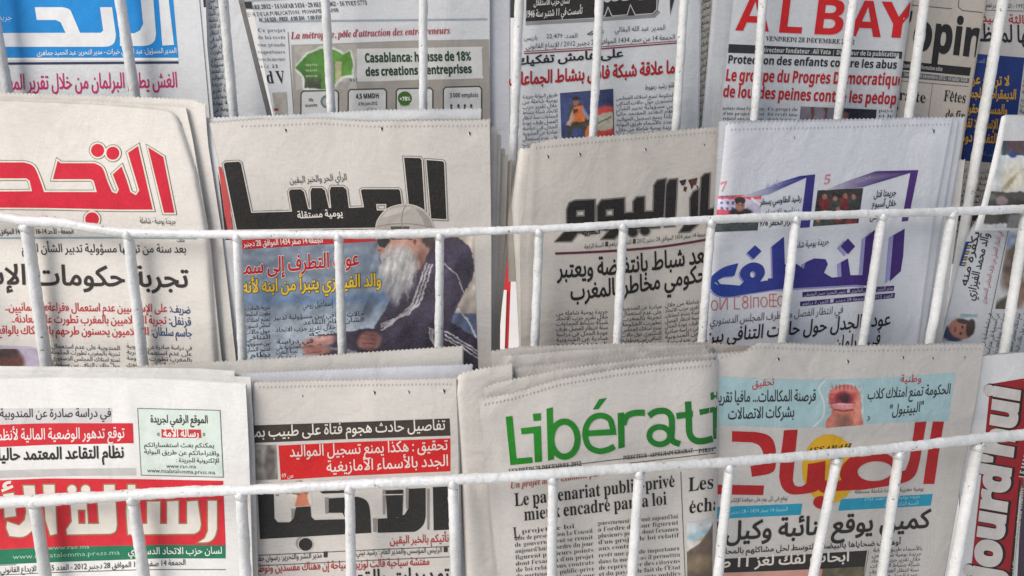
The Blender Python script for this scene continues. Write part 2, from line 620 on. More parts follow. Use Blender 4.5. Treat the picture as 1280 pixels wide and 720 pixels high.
    def up(s, x, y):
        h = 30.0
        y0 = max(y, s.top[0][1] + h)
        tl = s.xl(y0 - h) - s.xl(y0); tr = s.xr(y0 - h) - s.xr(y0)
        L, R = s.xl(y0), s.xr(y0)
        t = min(max((x - L) / max(R - L, 1), 0), 1)
        v = np.array([(tl * (1 - t) + tr * t) / h, -1.0])
        return v / np.linalg.norm(v)

    def T(s, part, text, x0, y0, x1, y1, h, col, style='ar', bold=0.0, layer=2, res=None, curve=0.0, up=None, outline=None):
        """text with its baseline from (x0,y0) to (x1,y1); h = em height in px"""
        if outline:
            s.cnt += 1; s.lock = '#%d' % s.cnt
            s.T(part, text, x0, y0, x1, y1, h, outline[1], style, bold + outline[0], layer - 1, res, curve, up)
        res = res or (4 if h > 26 else (2 if h > 9 else 1))
        v, f, z, adv = layout(text, style, res, round(bold, 3))
        if not len(v): return
        p0 = np.array([x0, y0], float); p1 = np.array([x1, y1], float)
        u = (p1 - p0) / adv
        upv = np.array(up, float) if up is not None else s.up((x0 + x1) / 2, (y0 + y1) / 2)
        t = v[:, 0] / adv
        XY = p0 + v[:, :1] * u + v[:, 1:2] * upv * h
        XY[:, 1] += curve * 4 * t * (1 - t)
        s.add(part, XY, f, col, layer, z)
        if outline: s.lock = ''

    def column(s, part, x0, y0, x1, n, lead, h, col=(62, 62, 62), slope=0.0, style='ar', seed=0, lean=0.0, ragged=0.0):
        """a column of small body text"""
        s.cnt += 1; s.lock = '#%d' % s.cnt
        r = random.Random(seed + 11)
        W = AR_WORDS if style == 'ar' else FR_WORDS
        k = r.randrange(len(W))
        wpx = x1 - x0
        per = 0.44 if style == 'ar' else 0.43
        for i in range(n):
            words = []; ln = 0
            while ln < wpx / (h * per) - 2:
                w_ = W[k % len(W)]; k += 1
                words.append(w_); ln += len(w_) + 1
            yb = y0 + i * lead
            a0, a1 = x0 + lean * i * lead, x1 + lean * i * lead
            if i == n - 1 or r.random() < ragged:
                q = r.uniform(0.35, 0.8)
                if style == 'ar': a0 = a1 - (a1 - a0) * q
                else: a1 = a0 + (a1 - a0) * q
                words = words[:max(1, int(len(words) * q))]
            s.T(part, ' '.join(words), a0, yb - slope * (a0 - x0), a1, yb - slope * (a1 - x0), h, col, 'serif' if style == 'fr' else style, -0.013 if style == 'fr' else 0.0, 2, 1)
        s.lock = ''

    def photo(s, part, quad, paint, step=1.3, layer=1, mat=None):
        """a printed picture: quad TL,TR,BR,BL in px; paint(X,Y)->rgb 0..255"""
        q = np.array(quad, float)
        w = np.linalg.norm(q[1] - q[0]); h = np.linalg.norm(q[3] - q[0])
        nx, ny = max(int(w / step), 2), max(int(h / step), 2)
        S, T = np.meshgrid(np.linspace(0, 1, nx + 1), np.linspace(0, 1, ny + 1))
        XY = ((1 - T)[..., None] * ((1 - S)[..., None] * q[0] + S[..., None] * q[1]) + T[..., None] * ((1 - S)[..., None] * q[3] + S[..., None] * q[2]))
        X, Y = XY[..., 0], XY[..., 1]
        wq = min(1.0, w / 120.0)
        Xw = X + wq * vn(X, Y, 2.6, 3) * 0.9 + wq * vn(X, Y, 7, 5) * 0.7; Yw = Y + wq * vn(X, Y, 2.6, 8) * 0.9 + wq * vn(X, Y, 7, 9) * 0.7
        im = paint(Xw, Yw)
        im = im * (1 + 0.10 * vn(X, Y, 12, 21)[..., None] + 0.05 * vn(X, Y, 4, 22)[..., None] + 0.015 * np.sin((X + Y) * 1.9)[..., None] * np.sin((X - Y) * 1.9)[..., None])
        col = srgb(np.clip(im, 0, 255)).reshape(-1, 3)
        c = nx + 1
        fs = [(i * c + j, (i + 1) * c + j, (i + 1) * c + j + 1, i * c + j + 1) for i in range(ny) for j in range(nx)]
        V = XY.reshape(-1, 2)
        P3 = s.to3(V[:, 0], V[:, 1], (0.22 + layer * 0.16) * 0.001)
        s.objs.append((part, P3, fs, col, mat or INK_PHOTO))

    def flush(s, parent, clip=(), mat=None, grid=9.0, nogrid=('article_text', 'small_print')):
        """turn the collected print into mesh parts that follow the sheet"""
        made = []
        for name, p in s.parts.items():
            if not p.n: continue
            V = np.vstack(p.V); C = np.vstack(p.C)
            base = name.split('#')[0]
            need = base not in nogrid or clip
            if need:
                bm = bmesh.new()
                cl = bm.verts.layers.float_vector.new('c')
                vs = []
                for v, c in zip(V, C):
                    b = bm.verts.new(v); b[cl] = c; vs.append(b)
                for f in p.F:
                    try: bm.faces.new([vs[i] for i in f])
                    except ValueError: pass
                for (cx, cy, nx, ny) in clip:
                    bmesh.ops.bisect_plane(bm, geom=bm.verts[:] + bm.edges[:] + bm.faces[:], plane_co=(cx, cy, 0), plane_no=(nx, ny, 0), clear_outer=True)
                if base not in nogrid:
                    if not bm.verts: bm.free(); continue
                    xs = [v.co.x for v in bm.verts]; ys = [v.co.y for v in bm.verts]
                    x = math.floor(min(xs) / grid) * grid + grid
                    while x < max(xs):
                        bmesh.ops.bisect_plane(bm, geom=bm.verts[:] + bm.edges[:] + bm.faces[:], plane_co=(x, 0, 0), plane_no=(1, 0, 0)); x += grid
                    y = math.floor(min(ys) / grid) * grid + grid
                    while y < max(ys):
                        bmesh.ops.bisect_plane(bm, geom=bm.verts[:] + bm.edges[:] + bm.faces[:], plane_co=(0, y, 0), plane_no=(0, 1, 0)); y += grid
                bm.verts.index_update()
                V = np.array([v.co[:] for v in bm.verts]); C = np.array([v[cl][:] for v in bm.verts])
                Fs = [tuple(v.index for v in f.verts) for f in bm.faces]
                bm.free()
                if not len(V): continue
            else:
                Fs = p.F
            P3 = s.to3(V[:, 0], V[:, 1], V[:, 2] * 0.001)
            made.append(mesh_obj(base, P3, Fs, mat or INK, parent, cols=C))
            if base in ('article_text', 'perforation'): made[-1]['kind'] = 'stuff'
        for (name, P3, fs, col, m) in s.objs:
            made.append(mesh_obj(name.split('#')[0], P3, fs, m, parent, cols=col, smooth=True))
        return made

    def perforation(s, pts, n, col=(176, 172, 168), k=1.0):
        """row of tiny slits where the sheet was cut and pulled over the pins"""
        s.cnt += 1; s.lock = '#%d' % s.cnt
        P = np.array(pts, float); L = np.r_[0, np.cumsum(np.hypot(*np.diff(P, axis=0).T))]
        for i in range(n):
            t = L[-1] * (i + 0.5) / n
            x, y = np.interp(t, L, P[:, 0]), np.interp(t, L, P[:, 1])
            s.poly('perforation', [(x - 0.9 * k, y + 1.3 * k), (x + 0.2 * k, y - 1.3 * k), (x + 1.2 * k, y - 1.0 * k), (x + 0.1 * k, y + 1.5 * k)], col, 1)
        s.lock = ''

    def tears(s, part, spots, col=(70, 66, 62)):
        """nicks torn by the press pins near the cut edge, each with its lifted flap"""
        for (x, y, k) in spots:
            s.cnt += 1; s.lock = '#%d' % s.cnt
            s.poly(part, [(x - 1.2 * k, y - 2.6 * k), (x + 1.6 * k, y - 0.8 * k), (x + 0.3 * k, y + 2.8 * k), (x - 0.7 * k, y + 0.4 * k)], col, 2)
            s.poly(part, [(x - 1.2 * k, y - 2.6 * k), (x - 0.7 * k, y + 0.4 * k), (x + 0.3 * k, y + 2.8 * k), (x - 2.4 * k, y + 0.6 * k)], (228, 225, 220), 2.6)
            s.lock = ''


def newspaper(label, at, group=None, name='newspaper', cat='newspaper'):
    """an Empty at the paper's foot that parents its sheets and print"""
    o = bpy.data.objects.new(name, None)
    o.empty_display_size = 0.02
    o.location = Vector(unproj(*at))
    tag(o, label, cat, group)
    return reg(o)


def leaves(pg, par, n=3, gap=0.0011, seed=0, edge=1.4, dark=None):
    r = random.Random(seed + 5)
    for i in range(n):
        pg.sheet('inner_page', par, back=gap * (i + 1), dx=(-r.uniform(0.2, edge), r.uniform(0.2, edge)), dy=r.uniform(-1.6, 0.5), rows=14,
                 mat=PAPERS[dark] if dark else None)


def ghost_copy(label, left, right, top, bottom, depth, paper, seed, group, teeth=0.8, nleaf=2, creases=(), waves=1.0, marks=(), cl=0, cr=0):
    """another copy in the pile of which only the margins show"""
    pg = Page(left, right, top, bottom, depth, paper, waves, seed, teeth=teeth, step=2.6, rows=30, creases=creases, curl_l=cl, curl_r=cr)
    e = newspaper(label, ((left[-1][0] + right[-1][0]) / 2, bottom, depth), group)
    pg.sheet('front_page', e)
    leaves(pg, e, nleaf, seed=seed)
    if marks:
        pg.tears('pin_tear', marks)
    return pg, e


GRP = 'newspapers standing in the wire rack'
# ================================================================ the place behind the rack
FLOOR_Z = -0.05


def box(name, x0, x1, y0, y1, z0, z1, mat, parent=None):
    v = [(x, y, z) for x in (x0, x1) for y in (y0, y1) for z in (z0, z1)]
    f = [(0, 1, 3, 2), (4, 6, 7, 5), (0, 4, 5, 1), (2, 3, 7, 6), (0, 2, 6, 4), (1, 5, 7, 3)]
    return mesh_obj(name, v, f, mat, parent)


g = box('ground', -30, 30, -30, 30, FLOOR_Z - 0.2, FLOOR_Z, plain_mat('pale_paving', (226, 222, 214), (236, 233, 228), 3, 0.85, 0.3, 0.01))
tag(g, 'sunlit pale paving under the newspaper rack', kind='structure')
#wl = box('wall', -3.0, 3.0, 0.34, 0.50, FLOOR_Z, 2.6, plain_mat('whitewashed_plaster', (226, 224, 220), (240, 239, 236), 9, 0.9, 0.5, 0.006))
#tag(wl, 'whitewashed wall behind the newspaper rack', kind='structure')

# ---------------------------------------------------------------- picture painting helpers
def EM(X, Y, cx, cy, rx, ry, rot=0, soft=0.15):
    r = math.radians(rot)
    dx, dy = X - cx, Y - cy
    u = (dx * math.cos(r) + dy * math.sin(r)) / rx; v = (-dx * math.sin(r) + dy * math.cos(r)) / ry
    q = np.sqrt(u * u + v * v)
    return np.clip((1 + soft / 2 - q) / soft, 0, 1)


def PM(X, Y, pts, soft=1.2):
    ins = np.zeros(X.shape, bool); dist = np.full(X.shape, 1e9)
    n = len(pts)
    for i in range(n):
        x0, y0 = pts[i]; x1, y1 = pts[(i + 1) % n]
        if y0 != y1:
            c = ((y0 > Y) != (y1 > Y)) & (X < (x1 - x0) * (Y - y0) / (y1 - y0) + x0)
            ins ^= c
        dist = np.minimum(dist, seg_dist(X, Y, x0, y0, x1, y1))
    return np.clip(np.where(ins, 0.5 + dist / soft, 0.5 - dist / soft), 0, 1)


def LM(X, Y, pts, w, soft=0.8):
    d = np.full(X.shape, 1e9)
    for a, b in zip(pts[:-1], pts[1:]): d = np.minimum(d, seg_dist(X, Y, a[0], a[1], b[0], b[1]))
    return np.clip((w / 2 + soft / 2 - d) / soft, 0, 1)


def vn(X, Y, s, seed=0):
    """value noise -1..1"""
    x, y = X / s, Y / s
    xi, yi = np.floor(x), np.floor(y); fx, fy = x - xi, y - yi
    fx = fx * fx * (3 - 2 * fx); fy = fy * fy * (3 - 2 * fy)
    def h(a, b):
        t = np.sin(a * 127.1 + b * 311.7 + seed * 74.7) * 43758.5453
        return (t - np.floor(t)) * 2 - 1
    return (h(xi, yi) * (1 - fx) + h(xi + 1, yi) * fx) * (1 - fy) + (h(xi, yi + 1) * (1 - fx) + h(xi + 1, yi + 1) * fx) * fy


def base(X, c): return np.tile(np.array(c, float), X.shape + (1,))
def mc(img, m, c):
    m = m[..., None]
    return img * (1 - m) + np.array(c, float) * m


# ================================================================ the rack
rack = bpy.data.objects.new('newspaper_rack', None)
rack.location = Vector(unproj(640, 700, -0.06))
tag(rack, 'white painted welded wire newspaper rack with chipped bumpy rails and rods', 'rack')
reg(rack)


def wire(name, pts, bump=0.00042, seed=0, closed_ends=True, seg=18, stepm=0.0022, parent=None):
    """pts: (px, py, depth, radius px). A hand painted wire: lumpy, slightly out of round"""
    W = [(unproj(p[0], p[1], p[2]), p[3]) for p in pts]
    P = [w[0] for w in W]
    R = [w[1] * np.linalg.norm(w[0] - CL) / F for w in W]
    # smooth path
    Q, RR = [], []
    n = len(P)
    for i in range(n - 1):
        p0 = P[max(i - 1, 0)]; p1 = P[i]; p2 = P[i + 1]; p3 = P[min(i + 2, n - 1)]
        L = np.linalg.norm(p2 - p1); k = max(int(L / stepm), 2)
        for j in range(k):
            t = j / k
            Q.append(0.5 * ((2 * p1) + (-p0 + p2) * t + (2 * p0 - 5 * p1 + 4 * p2 - p3) * t * t + (-p0 + 3 * p1 - 3 * p2 + p3) * t ** 3))
            RR.append(R[i] * (1 - t) + R[i + 1] * t)
    Q.append(P[-1]); RR.append(R[-1])
    Q = np.array(Q); m = len(Q)
    V, Fs = [], []
    for i in range(m):
        t = Q[min(i + 1, m - 1)] - Q[max(i - 1, 0)]; t = t / np.linalg.norm(t)
        a = np.cross(t, [0, 1, 0.01]); a /= np.linalg.norm(a); b = np.cross(t, a)
        for j in range(seg):
            an = 2 * math.pi * j / seg
            d = a * math.cos(an) + b * math.sin(an)
            q = Q[i] + d * RR[i]
            nn = noise.noise(Vector(q * 70) + Vector((seed, 0, 0))) * 1.5 + noise.noise(Vector(q * 260) + Vector((0, seed, 0))) * 1.0
            V.append(Q[i] + d * (RR[i] + bump * nn))
    for i in range(m - 1):
        for j in range(seg):
            a0 = i * seg + j; a1 = i * seg + (j + 1) % seg
            Fs.append((a0, a1, a1 + seg, a0 + seg))
    Fs.append(tuple(range(seg))[::-1]); Fs.append(tuple((m - 1) * seg + j for j in range(seg)))
    return mesh_obj(name, V, Fs, PAINT, parent or rack, smooth=True)


def rod(top, bot, d, rt, rb, seed, head=True, mid=None):
    pts = []
    (x0, y0), (x1, y1) = top, bot
    L = math.hypot(x1 - x0, y1 - y0)
    if head:   # run of weld and paint where the rod meets its rail
        for f_, k in ((0, 1.25), (6 / L, 1.12), (16 / L, 1.0)):
            pts.append((x0 + (x1 - x0) * f_, y0 + (y1 - y0) * f_, d, rt * k))
    else:
        pts.append((x0, y0, d, rt))
    if mid: pts.append((mid[0], mid[1], d, (rt + rb) / 2))
    pts.append((x1, y1, d, rb))
    ro = wire('rod', pts, seed=seed)
    if head:
        bead = wire('weld_bead', [(x0 - 1.0, y0 - 1.5, d - 0.0035, rt * 0.45), (x0 - 0.4, y0 + 1.5, d - 0.0045, rt * 0.85), (x0 + 0.3, y0 + 5, d - 0.003, rt * 0.8), (x0 + 0.6, y0 + 8.5, d - 0.0012, rt * 0.5)], seed=seed + 90, seg=12, stepm=0.0012)
        bead.parent = ro
        bead.matrix_parent_inverse = Matrix.Identity(4)


RD1, RD2, RD3 = 0.050, -0.020, -0.110
# lower tier rail and rods
wire('rail', [(-60, 630, RD3, 6.6), (0, 628, RD3, 6.6), (60, 625, RD3, 6.6), (160, 619, RD3, 6.3), (250, 614, RD3, 6.3), (340, 611, RD3, 6.2), (450, 605, RD3, 6.2), (560, 600, RD3, 6.4),
              (650, 595, RD3, 6.5), (760, 587, RD3, 6.2), (860, 581, RD3, 5.8), (980, 572, RD3, 5.6), (1100, 562, RD3, 5.6), (1200, 551, RD3, 5.6), (1280, 543, RD3, 5.6), (1340, 536, RD3, 5.6)], bump=0.0006, seed=1)
for i, (a, b, r) in enumerate([((43, 626), (67, 790), 6.3), ((166, 622), (190, 790), 6.3), ((301, 616), (311, 790), 6.6), ((437, 608), (440, 790), 6.0), ((566, 602), (572, 790), 6.2),
                               ((691, 597), (689, 790), 6.0), ((799, 590), (785, 790), 6.0), ((912, 582), (890, 790), 5.8), ((1046, 574), (1002, 790), 5.6), ((1124, 566), (1092, 790), 5.6),
                               ((1222, 556), (1178, 790), 6.2), ((1345, 540), (1295, 790), 5.8)]):
    rod(a, b, RD3 + 0.001, r, r, 10 + i)
# middle tier
wire('rail', [(-60, 268, RD2, 5.6), (0, 271, RD2, 5.8), (32, 276, RD2, 6.0), (80, 279, RD2, 6.0), (140, 289, RD2, 5.8), (200, 292, RD2, 5.2), (300, 293, RD2, 5.2), (420, 293, RD2, 5.6), (520, 292, RD2, 5.6),
              (620, 288, RD2, 5.2), (720, 284, RD2, 5.0), (800, 279, RD2, 5.0), (900, 274, RD2, 5.0), (1000, 270, RD2, 5.2), (1100, 267, RD2, 4.8), (1200, 264, RD2, 4.8), (1280, 261, RD2, 4.8), (1340, 258, RD2, 4.8)],
     bump=0.0005, seed=2)
for i, (a, b, r) in enumerate([((33, 282), (64, 500), 6.4), ((160, 291), (184, 500), 6.0), ((296, 294), (306, 500), 5.4), ((423, 294), (430, 500), 5.6), ((550, 293), (548, 500), 5.4),
                               ((674, 288), (666, 500), 5.6), ((779, 281), (768, 500), 5.6), ((889, 276), (872, 500), 5.4), ((995, 271), (970, 500), 5.4), ((1103, 268), (1068, 500), 5.2),
                               ((1190, 266), (1150, 500), 5.4), ((1283, 263), (1246, 500), 5.4)]):
    rod(a, b, RD2 + 0.001, r, r, 30 + i)
# top tier: the rail is above the picture
wire('rail', [(-60, -152, RD1, 5.4), (300, -140, RD1, 5.4), (640, -142, RD1, 5.4), (1000, -154, RD1, 5.2), (1340, -166, RD1, 5.2)], seed=3)
for i, (a, b, r) in enumerate([((-35.9, -144), (16, 150), 5.2), ((127.8, -140), (176, 165), 5.8), ((267, -138), (298, 210), 5.4), ((399.2, -140), (418, 210), 5.2), ((529, -140), (529, 210), 5.2),
                               ((654.5, -140), (640, 235), 5.4), ((756.4, -144), (738, 235), 5.2), ((864.8, -148), (840, 235), 5.2), ((964.4, -152), (937, 235), 5.0), ((1086.7, -154), (1036, 235), 5.0),
                               ((1177.2, -158), (1124, 235), 5.2), ((1281.2, -162), (1176, 460), 5.4)]):
    rod(a, b, RD1 + 0.001, r, r, 50 + i)

# end frames that carry the three tiers, and the wires the pockets rest on
for x_, ys in ((1342, (-166, 258, 536, 800)), (-62, (-152, 268, 630, 800))):
    wire('end_frame', [(x_, ys[0], RD1, 5.2), (x_, ys[0] + 210, (RD1 + RD2) / 2, 5.2), (x_, ys[1], RD2, 5.2), (x_, (ys[1] + ys[2]) / 2, (RD2 + RD3) / 2, 5.2), (x_, ys[2], RD3, 5.2), (x_, ys[3], RD3, 5.2)], seed=95)
for y_, d0, d1 in ((515, RD2, 0.05), (785, RD3, -0.04)):
    for d_ in (d0 + 0.012, d1):
        wire('shelf_wire', [(-60, y_, d_, 3.6), (400, y_, d_, 3.6), (900, y_, d_, 3.6), (1340, y_, d_, 3.6)], seed=97, seg=10, stepm=0.006)

# ================================================================ top tier papers
# --- Arabic daily with white lettering on a sky blue block
BLUE = (22, 142, 208)
pg = Page([(-60, -60), (-60, 220)], [(244, -60), (249, 0), (262, 145), (268, 230)], [(-60, -58), (244, -60)], 225, 0.074, 'cool', 0.8, 3)
e = newspaper('newspaper with white Arabic lettering on a sky blue block above a magenta headline', (100, 225, 0.074), GRP)
pg.sheet('front_page', e); leaves(pg, e, 3, seed=3, edge=5)
pg.poly('colour_band', [(-60, -60), (212, -60), (216.5, 0), (223, 72), (2, 72), (-60, 71)], BLUE, 0)
pg.line('rule_line', [(-60, 74), (223, 74)], 3, (228, 230, 228), 1)
pg.line('rule_line', [(3, 79.5), (223, 78)], 3, (52, 58, 96), 1)
W = (222, 224, 226)
pg.poly('masthead', [(197, -20), (208.5, -20), (217.5, 56), (203, 57)], W)
pg.poly('masthead', [(174, -20), (190, -20), (195, 42)] + sm([(195, 42), (193, 51), (187, 56), (178, 57.5)])[1:] + [(150, 57.5), (150, 42), (168, 41.5), (175, 38), (179, 30)], W)
pg.poly('masthead', [(125, 9), (140, 9), (145, 44)] + sm([(145, 44), (143, 53), (137, 57.5), (129, 58.5)])[1:] + [(-60, 58.5), (-60, 41.5), (82, 41), (76, 28), (70, 25), (46, 25), (43.5, 9), (78, 9)]
        + sm([(78, 9), (87, 12), (92, 22), (100, 41)])[1:] + [(126, 41), (129, 38)], W)
pg.T('small_print', 'المدير المسؤول: عبد الهادي خيرات - مدير التحرير: عبد الحميد جماهري', 46, 69, 221, 66, 9, W, bold=0.01)
pg.T('small_print', 'جريدة', -6, 25, 15, 25, 10, (190, 215, 232))
pg.T('headline', 'الغش يطال البرلمان من خلال تقرير المهـ', 6, 112, 222, 109, 27, (196, 38, 112), bold=0.012)
pg.column('article_text', 10, 128, 220, 5, 9, 8, seed=2)
pg.flush(e)

# --- newspaper leaning between the blue and the economic one
pg = Page([(246, -60), (257, 0), (262, 145), (266, 225)], [(278, -60), (298, 0), (334, 145), (352, 225)], [(246, -60), (278, -60)], 225, 0.086, 'cool', 0.8, 4, step=2)
e = newspaper('blank edged newspaper leaning left of the business daily with a strip of tiny Arabic text', (300, 225, 0.086), GRP)
pg.sheet('front_page', e)
for i in range(4):
    pg.sheet('inner_page', e, back=0.0012 * (i + 1), dx=(0, 1.6 * (i + 1)), rows=14, mat=PAPERS['grey' if i % 2 else 'tan'])
for i, y in enumerate(range(-30, 200, 8)):
    w = 8 + (y + 30) * 0.14 + (i * 37 % 5)
    x = 258 + max(0, y) * 0.045
    pg.T('article_text', AR_WORDS[i * 3 % len(AR_WORDS)] + ' ' + AR_WORDS[(i * 5 + 2) % len(AR_WORDS)], x + 2, y + 2, x + 4 + min(w, 28), y - 1, 8.5, (58, 60, 70), bold=0.0)
pg.flush(e)

# --- French business daily with the grey infographic
pg = Page([(300, -60), (315, 0), (343, 145), (360, 225)], [(612, -60), (612, 0), (612, 225)], [(300, -60), (612, -62)], 225, 0.090, 'cool', 0.9, 5)
pg2 = Page([(560, -60), (560, 225)], [(636, -60), (637, 0), (637, 225)], [(560, -60), (636, -60)], 225, 0.096, 'bluish', 0.6, 55)
e2 = newspaper('second copy sticking out behind the French business daily, only its blank margin showing', (600, 225, 0.096), GRP)
pg2.sheet('front_page', e2); leaves(pg2, e2, 2, seed=8); pg2.flush(e2)
e = newspaper('French daily showing a grey infographic with green title about Casablanca business creation', (460, 225, 0.09), GRP)
pg.sheet('front_page', e); leaves(pg, e, 3, seed=5)
K = (66, 70, 76)
pg.T('small_print', 'VENDREDI 28 DÉCEMBRE 2012 • 14 SAFAR 1434 • 29 HIJRI 2962 • 16 TVET 5773', 258, 14, 459, 6, 8.2, K, 'serif')
pg.T('small_print', 'DIRECTEUR DE LA PUBLICATION : MOHAMED SAMIR', 290, 22, 424, 15, 7.6, K, 'sans')
pg.T('small_print', 'N° 14 920 • PRIX : 4,00 DH - 1,00 EUR', 324, 27.5, 404, 24, 7.2, K, 'bold')
pg.line('rule_line', [(328, 27), (609, 24)], 2.4, (160, 168, 180), 0.5)
pg.line('rule_line', [(300, 1), (404, -4)], 3, (176, 180, 188), 0.5)
pg.T('headline', 'La métropole, pôle d\'attraction des entrepreneurs', 364, 49, 563, 42, 13.5, (172, 52, 66), 'italic')
pg.T('headline', 'd V', 334, 104, 357, 104, 23, (40, 46, 58), 'serif')
pg.line('rule_line', [(360, 40), (367, 142)], 1, (130, 134, 140), 0.5)
pg.poly('colour_band', [(364, 56), (400, 55), (500, 51), (611, 49), (613, 170), (368, 170)], (164, 160, 154), 0)
pg.poly('colour_band', sm([(446, 64), (450, 61), (520, 60), (598, 58.5), (602, 62), (603, 94), (599, 98), (520, 100), (450, 102), (446, 98)], 3, True), (206, 207, 206), 0.8)
pg.T('headline', 'Casablanca: hausse de 18%', 456, 78, 589, 75.5, 15.5, (48, 82, 56), 'bold', bold=0.028)
pg.T('headline', 'des créations d\'entreprises', 457, 95, 590, 91, 14.5, (44, 72, 54), 'bold', bold=0.028)
def green_map(X, Y):
    im = base(X, (166, 163, 157))
    sh = PM(X, Y, [(369, 85), (384, 68), (400, 61), (418, 62), (428, 68), (437, 64), (441, 76), (440, 94), (427, 95), (414, 112), (381, 110), (380, 96)])
    im = mc(im, PM(X, Y, [(366, 85), (384, 65), (400, 58), (418, 59), (430, 65), (439, 62), (444, 78), (442, 97), (429, 98), (414, 115), (379, 113), (377, 97)], 2), (206, 212, 204))
    g_ = base(X, (86, 140, 52)); g_ = mc(g_, np.clip((430 - X) / 60, 0, 1), (58, 110, 42)); g_ = mc(g_, np.clip((Y - 88) / 18, 0, 1) * (X < 402), (62, 66, 56))
    g_ = mc(g_, PM(X, Y, [(419, 77), (427, 77), (427, 103), (419, 104)]), (176, 172, 134))
    im = im * (1 - sh[..., None]) + g_ * sh[..., None]
    for yy in (81, 88, 95): im = mc(im, LM(X, Y, [(382, yy), (396, yy)], 2.2) * (np.sin(X * 2.4) > -0.3), (156, 178, 138))
    return im + vn(X, Y, 5)[..., None] * 6
pg.photo('illustration', [(368, 57), (446, 55), (446, 112), (370, 113)], green_map, 1.0, 1)
pg.T('small_print', 'N & Z', 437, 102, 447, 102, 6, (70, 110, 150), 'bold')
for (x0, x1, y, in_) in [(376, 423, 114, 0), (435, 483, 112, 1), (495, 541, 111, 2), (554, 602, 109, 3)]:
    box_ = [(x0, 165), (x0 + 0.3, y + 3), (x0 + 3, y), (x1 - 3, y - 1), (x1, y + 2), (x1, 165)]
    pg.poly('colour_band', box_, (204, 206, 206), 0.9)
    pg.line('rule_line', box_, 1.7, (78, 78, 76), 1.2)
pg.T('small_print', '4,5 MMDH', 445, 123.5, 474, 122.5, 8.6, (60, 76, 66), 'bold', bold=0.02)
pg.T('small_print', 'A fin juin 2012', 448, 132, 472, 131, 6, (90, 96, 94), 'bold')
pg.T('small_print', 'Nb', 386, 127, 392, 127, 6, K, 'bold'); pg.T('small_print', 'branche', 382, 134, 397, 133, 5.5, K, 'bold')
pg.poly('illustration', ell(409, 127, 8.5, 8.5), (118, 130, 136), 1.6); pg.poly('illustration', ell(409, 127, 5.5, 5.5), (168, 176, 178), 2.2)
pg.poly('illustration', ell(506, 123, 8.8, 8.8), (70, 110, 48), 1.8)
pg.poly('illustration', ell(506, 130, 6.5, 3.0), (140, 156, 130), 1.6)
pg.T('small_print', '+78%', 499.5, 126, 513, 125.5, 6.6, (226, 232, 222), 'bold', bold=0.02, layer=3)
pg.T('small_print', '50', 524, 127, 531, 127, 6.5, K, 'bold'); pg.T('small_print', 'M', 523, 134, 530, 134, 7, K, 'bold')
pg.T('small_print', '3.000 emplois', 562, 122, 598, 121.5, 8, (70, 72, 70), 'bold')
for x in (564, 573, 581, 589):
    pg.poly('illustration', ell(x, 132, 1.5, 1.8), (70, 70, 66), 1.8); pg.poly('illustration', [(x - 2, 141), (x - 1.4, 134), (x + 1.4, 134), (x + 2, 141)], (96, 96, 92), 1.8)
pg.poly('illustration', sm([(452, 141), (456, 136), (464, 134), (472, 137), (474, 141)], 3) + [(474, 146), (452, 146)], (176, 178, 178), 1.6)
pg.photo('photograph', [(340, 116), (358, 115), (361, 160), (347, 161)], lambda X, Y: base(X, (158, 154, 148)) + vn(X, Y, 6, 3)[..., None] * 14, 1.5)
pg.poly('photograph', ell(345, 137, 3, 1.8), (150, 60, 60), 2)
for k, (x0, x1) in enumerate(((336, 356),)): pg.column('article_text', 322, 40, 357, 6, 9, 7, (120, 124, 130), seed=4, style='fr')
pg.flush(e)

# --- Arabic daily with the black masthead block
pg = Page([(662, -60), (656, 0), (649, 180), (646, 250)], [(877, -60), (875, 0), (872, 160), (868, 250)], [(662, -60), (877, -62)], 250, 0.078, 'cool', 0.9, 6)
e = newspaper('newspaper with black masthead block and a dark red headline over an orange vest picture', (760, 250, 0.078), GRP)
pg.sheet('front_page', e); leaves(pg, e, 3, seed=6, edge=3)
pg.poly('colour_band', [(660, -60), (830, -60), (822, 14), (818, 18), (743, 22), (657, 27)], (52, 50, 50), 0)
pg.line('colour_band', [(657, 29.5), (743, 25), (818, 20), (824, 14)], 4, (150, 150, 150), 0.3)
GW = (196, 196, 194)
pg.line('masthead', [(745, 21), (756, 20), (760, 9), (765, 20), (784, 18.5), (788, 6), (794, 18.5), (816, 17), (821, 12), (823, -60)], 1.3, GW, 1.5)
pg.outlined('masthead', [(836, -60), (858, -60), (838, 17)], (58, 56, 56), [(2.4, (150, 150, 150))], 1.5)
pg.T('masthead', 'العلم', 745, 2, 822, -2, 64, GW, bold=0.01, layer=2)
pg.T('small_print', 'لسان حزب الاستقلال', 667, 7, 712, 4, 10.5, (214, 214, 212), bold=0.02)
pg.T('small_print', 'تأسست في 11 شتنبر سنة 1946', 657, 22, 728, 17, 12.5, (214, 214, 212), bold=0.02)
pg.T('small_print', 'المدير: عبد الله البقالي', 768, 40, 832, 37, 9, K)
pg.T('small_print', 'العدد: 22.479', 683, 48, 722, 47, 8, K); pg.T('small_print', '63', 732, 45, 757, 42, 8, K)
pg.T('small_print', 'الجمعة 14 من صفر 1434 الموافق 28 دجنبر 2012 / الإيداع القانوني', 657, 61, 844, 49, 9, K)
pg.T('small_print', 'باريس', 655, 50, 672, 49.5, 8, K)
pg.line('rule_line', [(655, 67), (740, 62), (848, 53.5)], 1.5, (140, 50, 60), 1); pg.line('rule_line', [(655, 64.4), (740, 59.4), (848, 51)], 0.9, (140, 70, 80), 1)
pg.T('headline', 'على هامش تفكيك', 645, 81, 779, 71, 14.5, (40, 42, 50), bold=0.03)
pg.T('headline', 'ما علاقة شبكة فاس بنشاط الجماعات', 636, 107, 844, 91, 22, (170, 34, 44), bold=0.034)
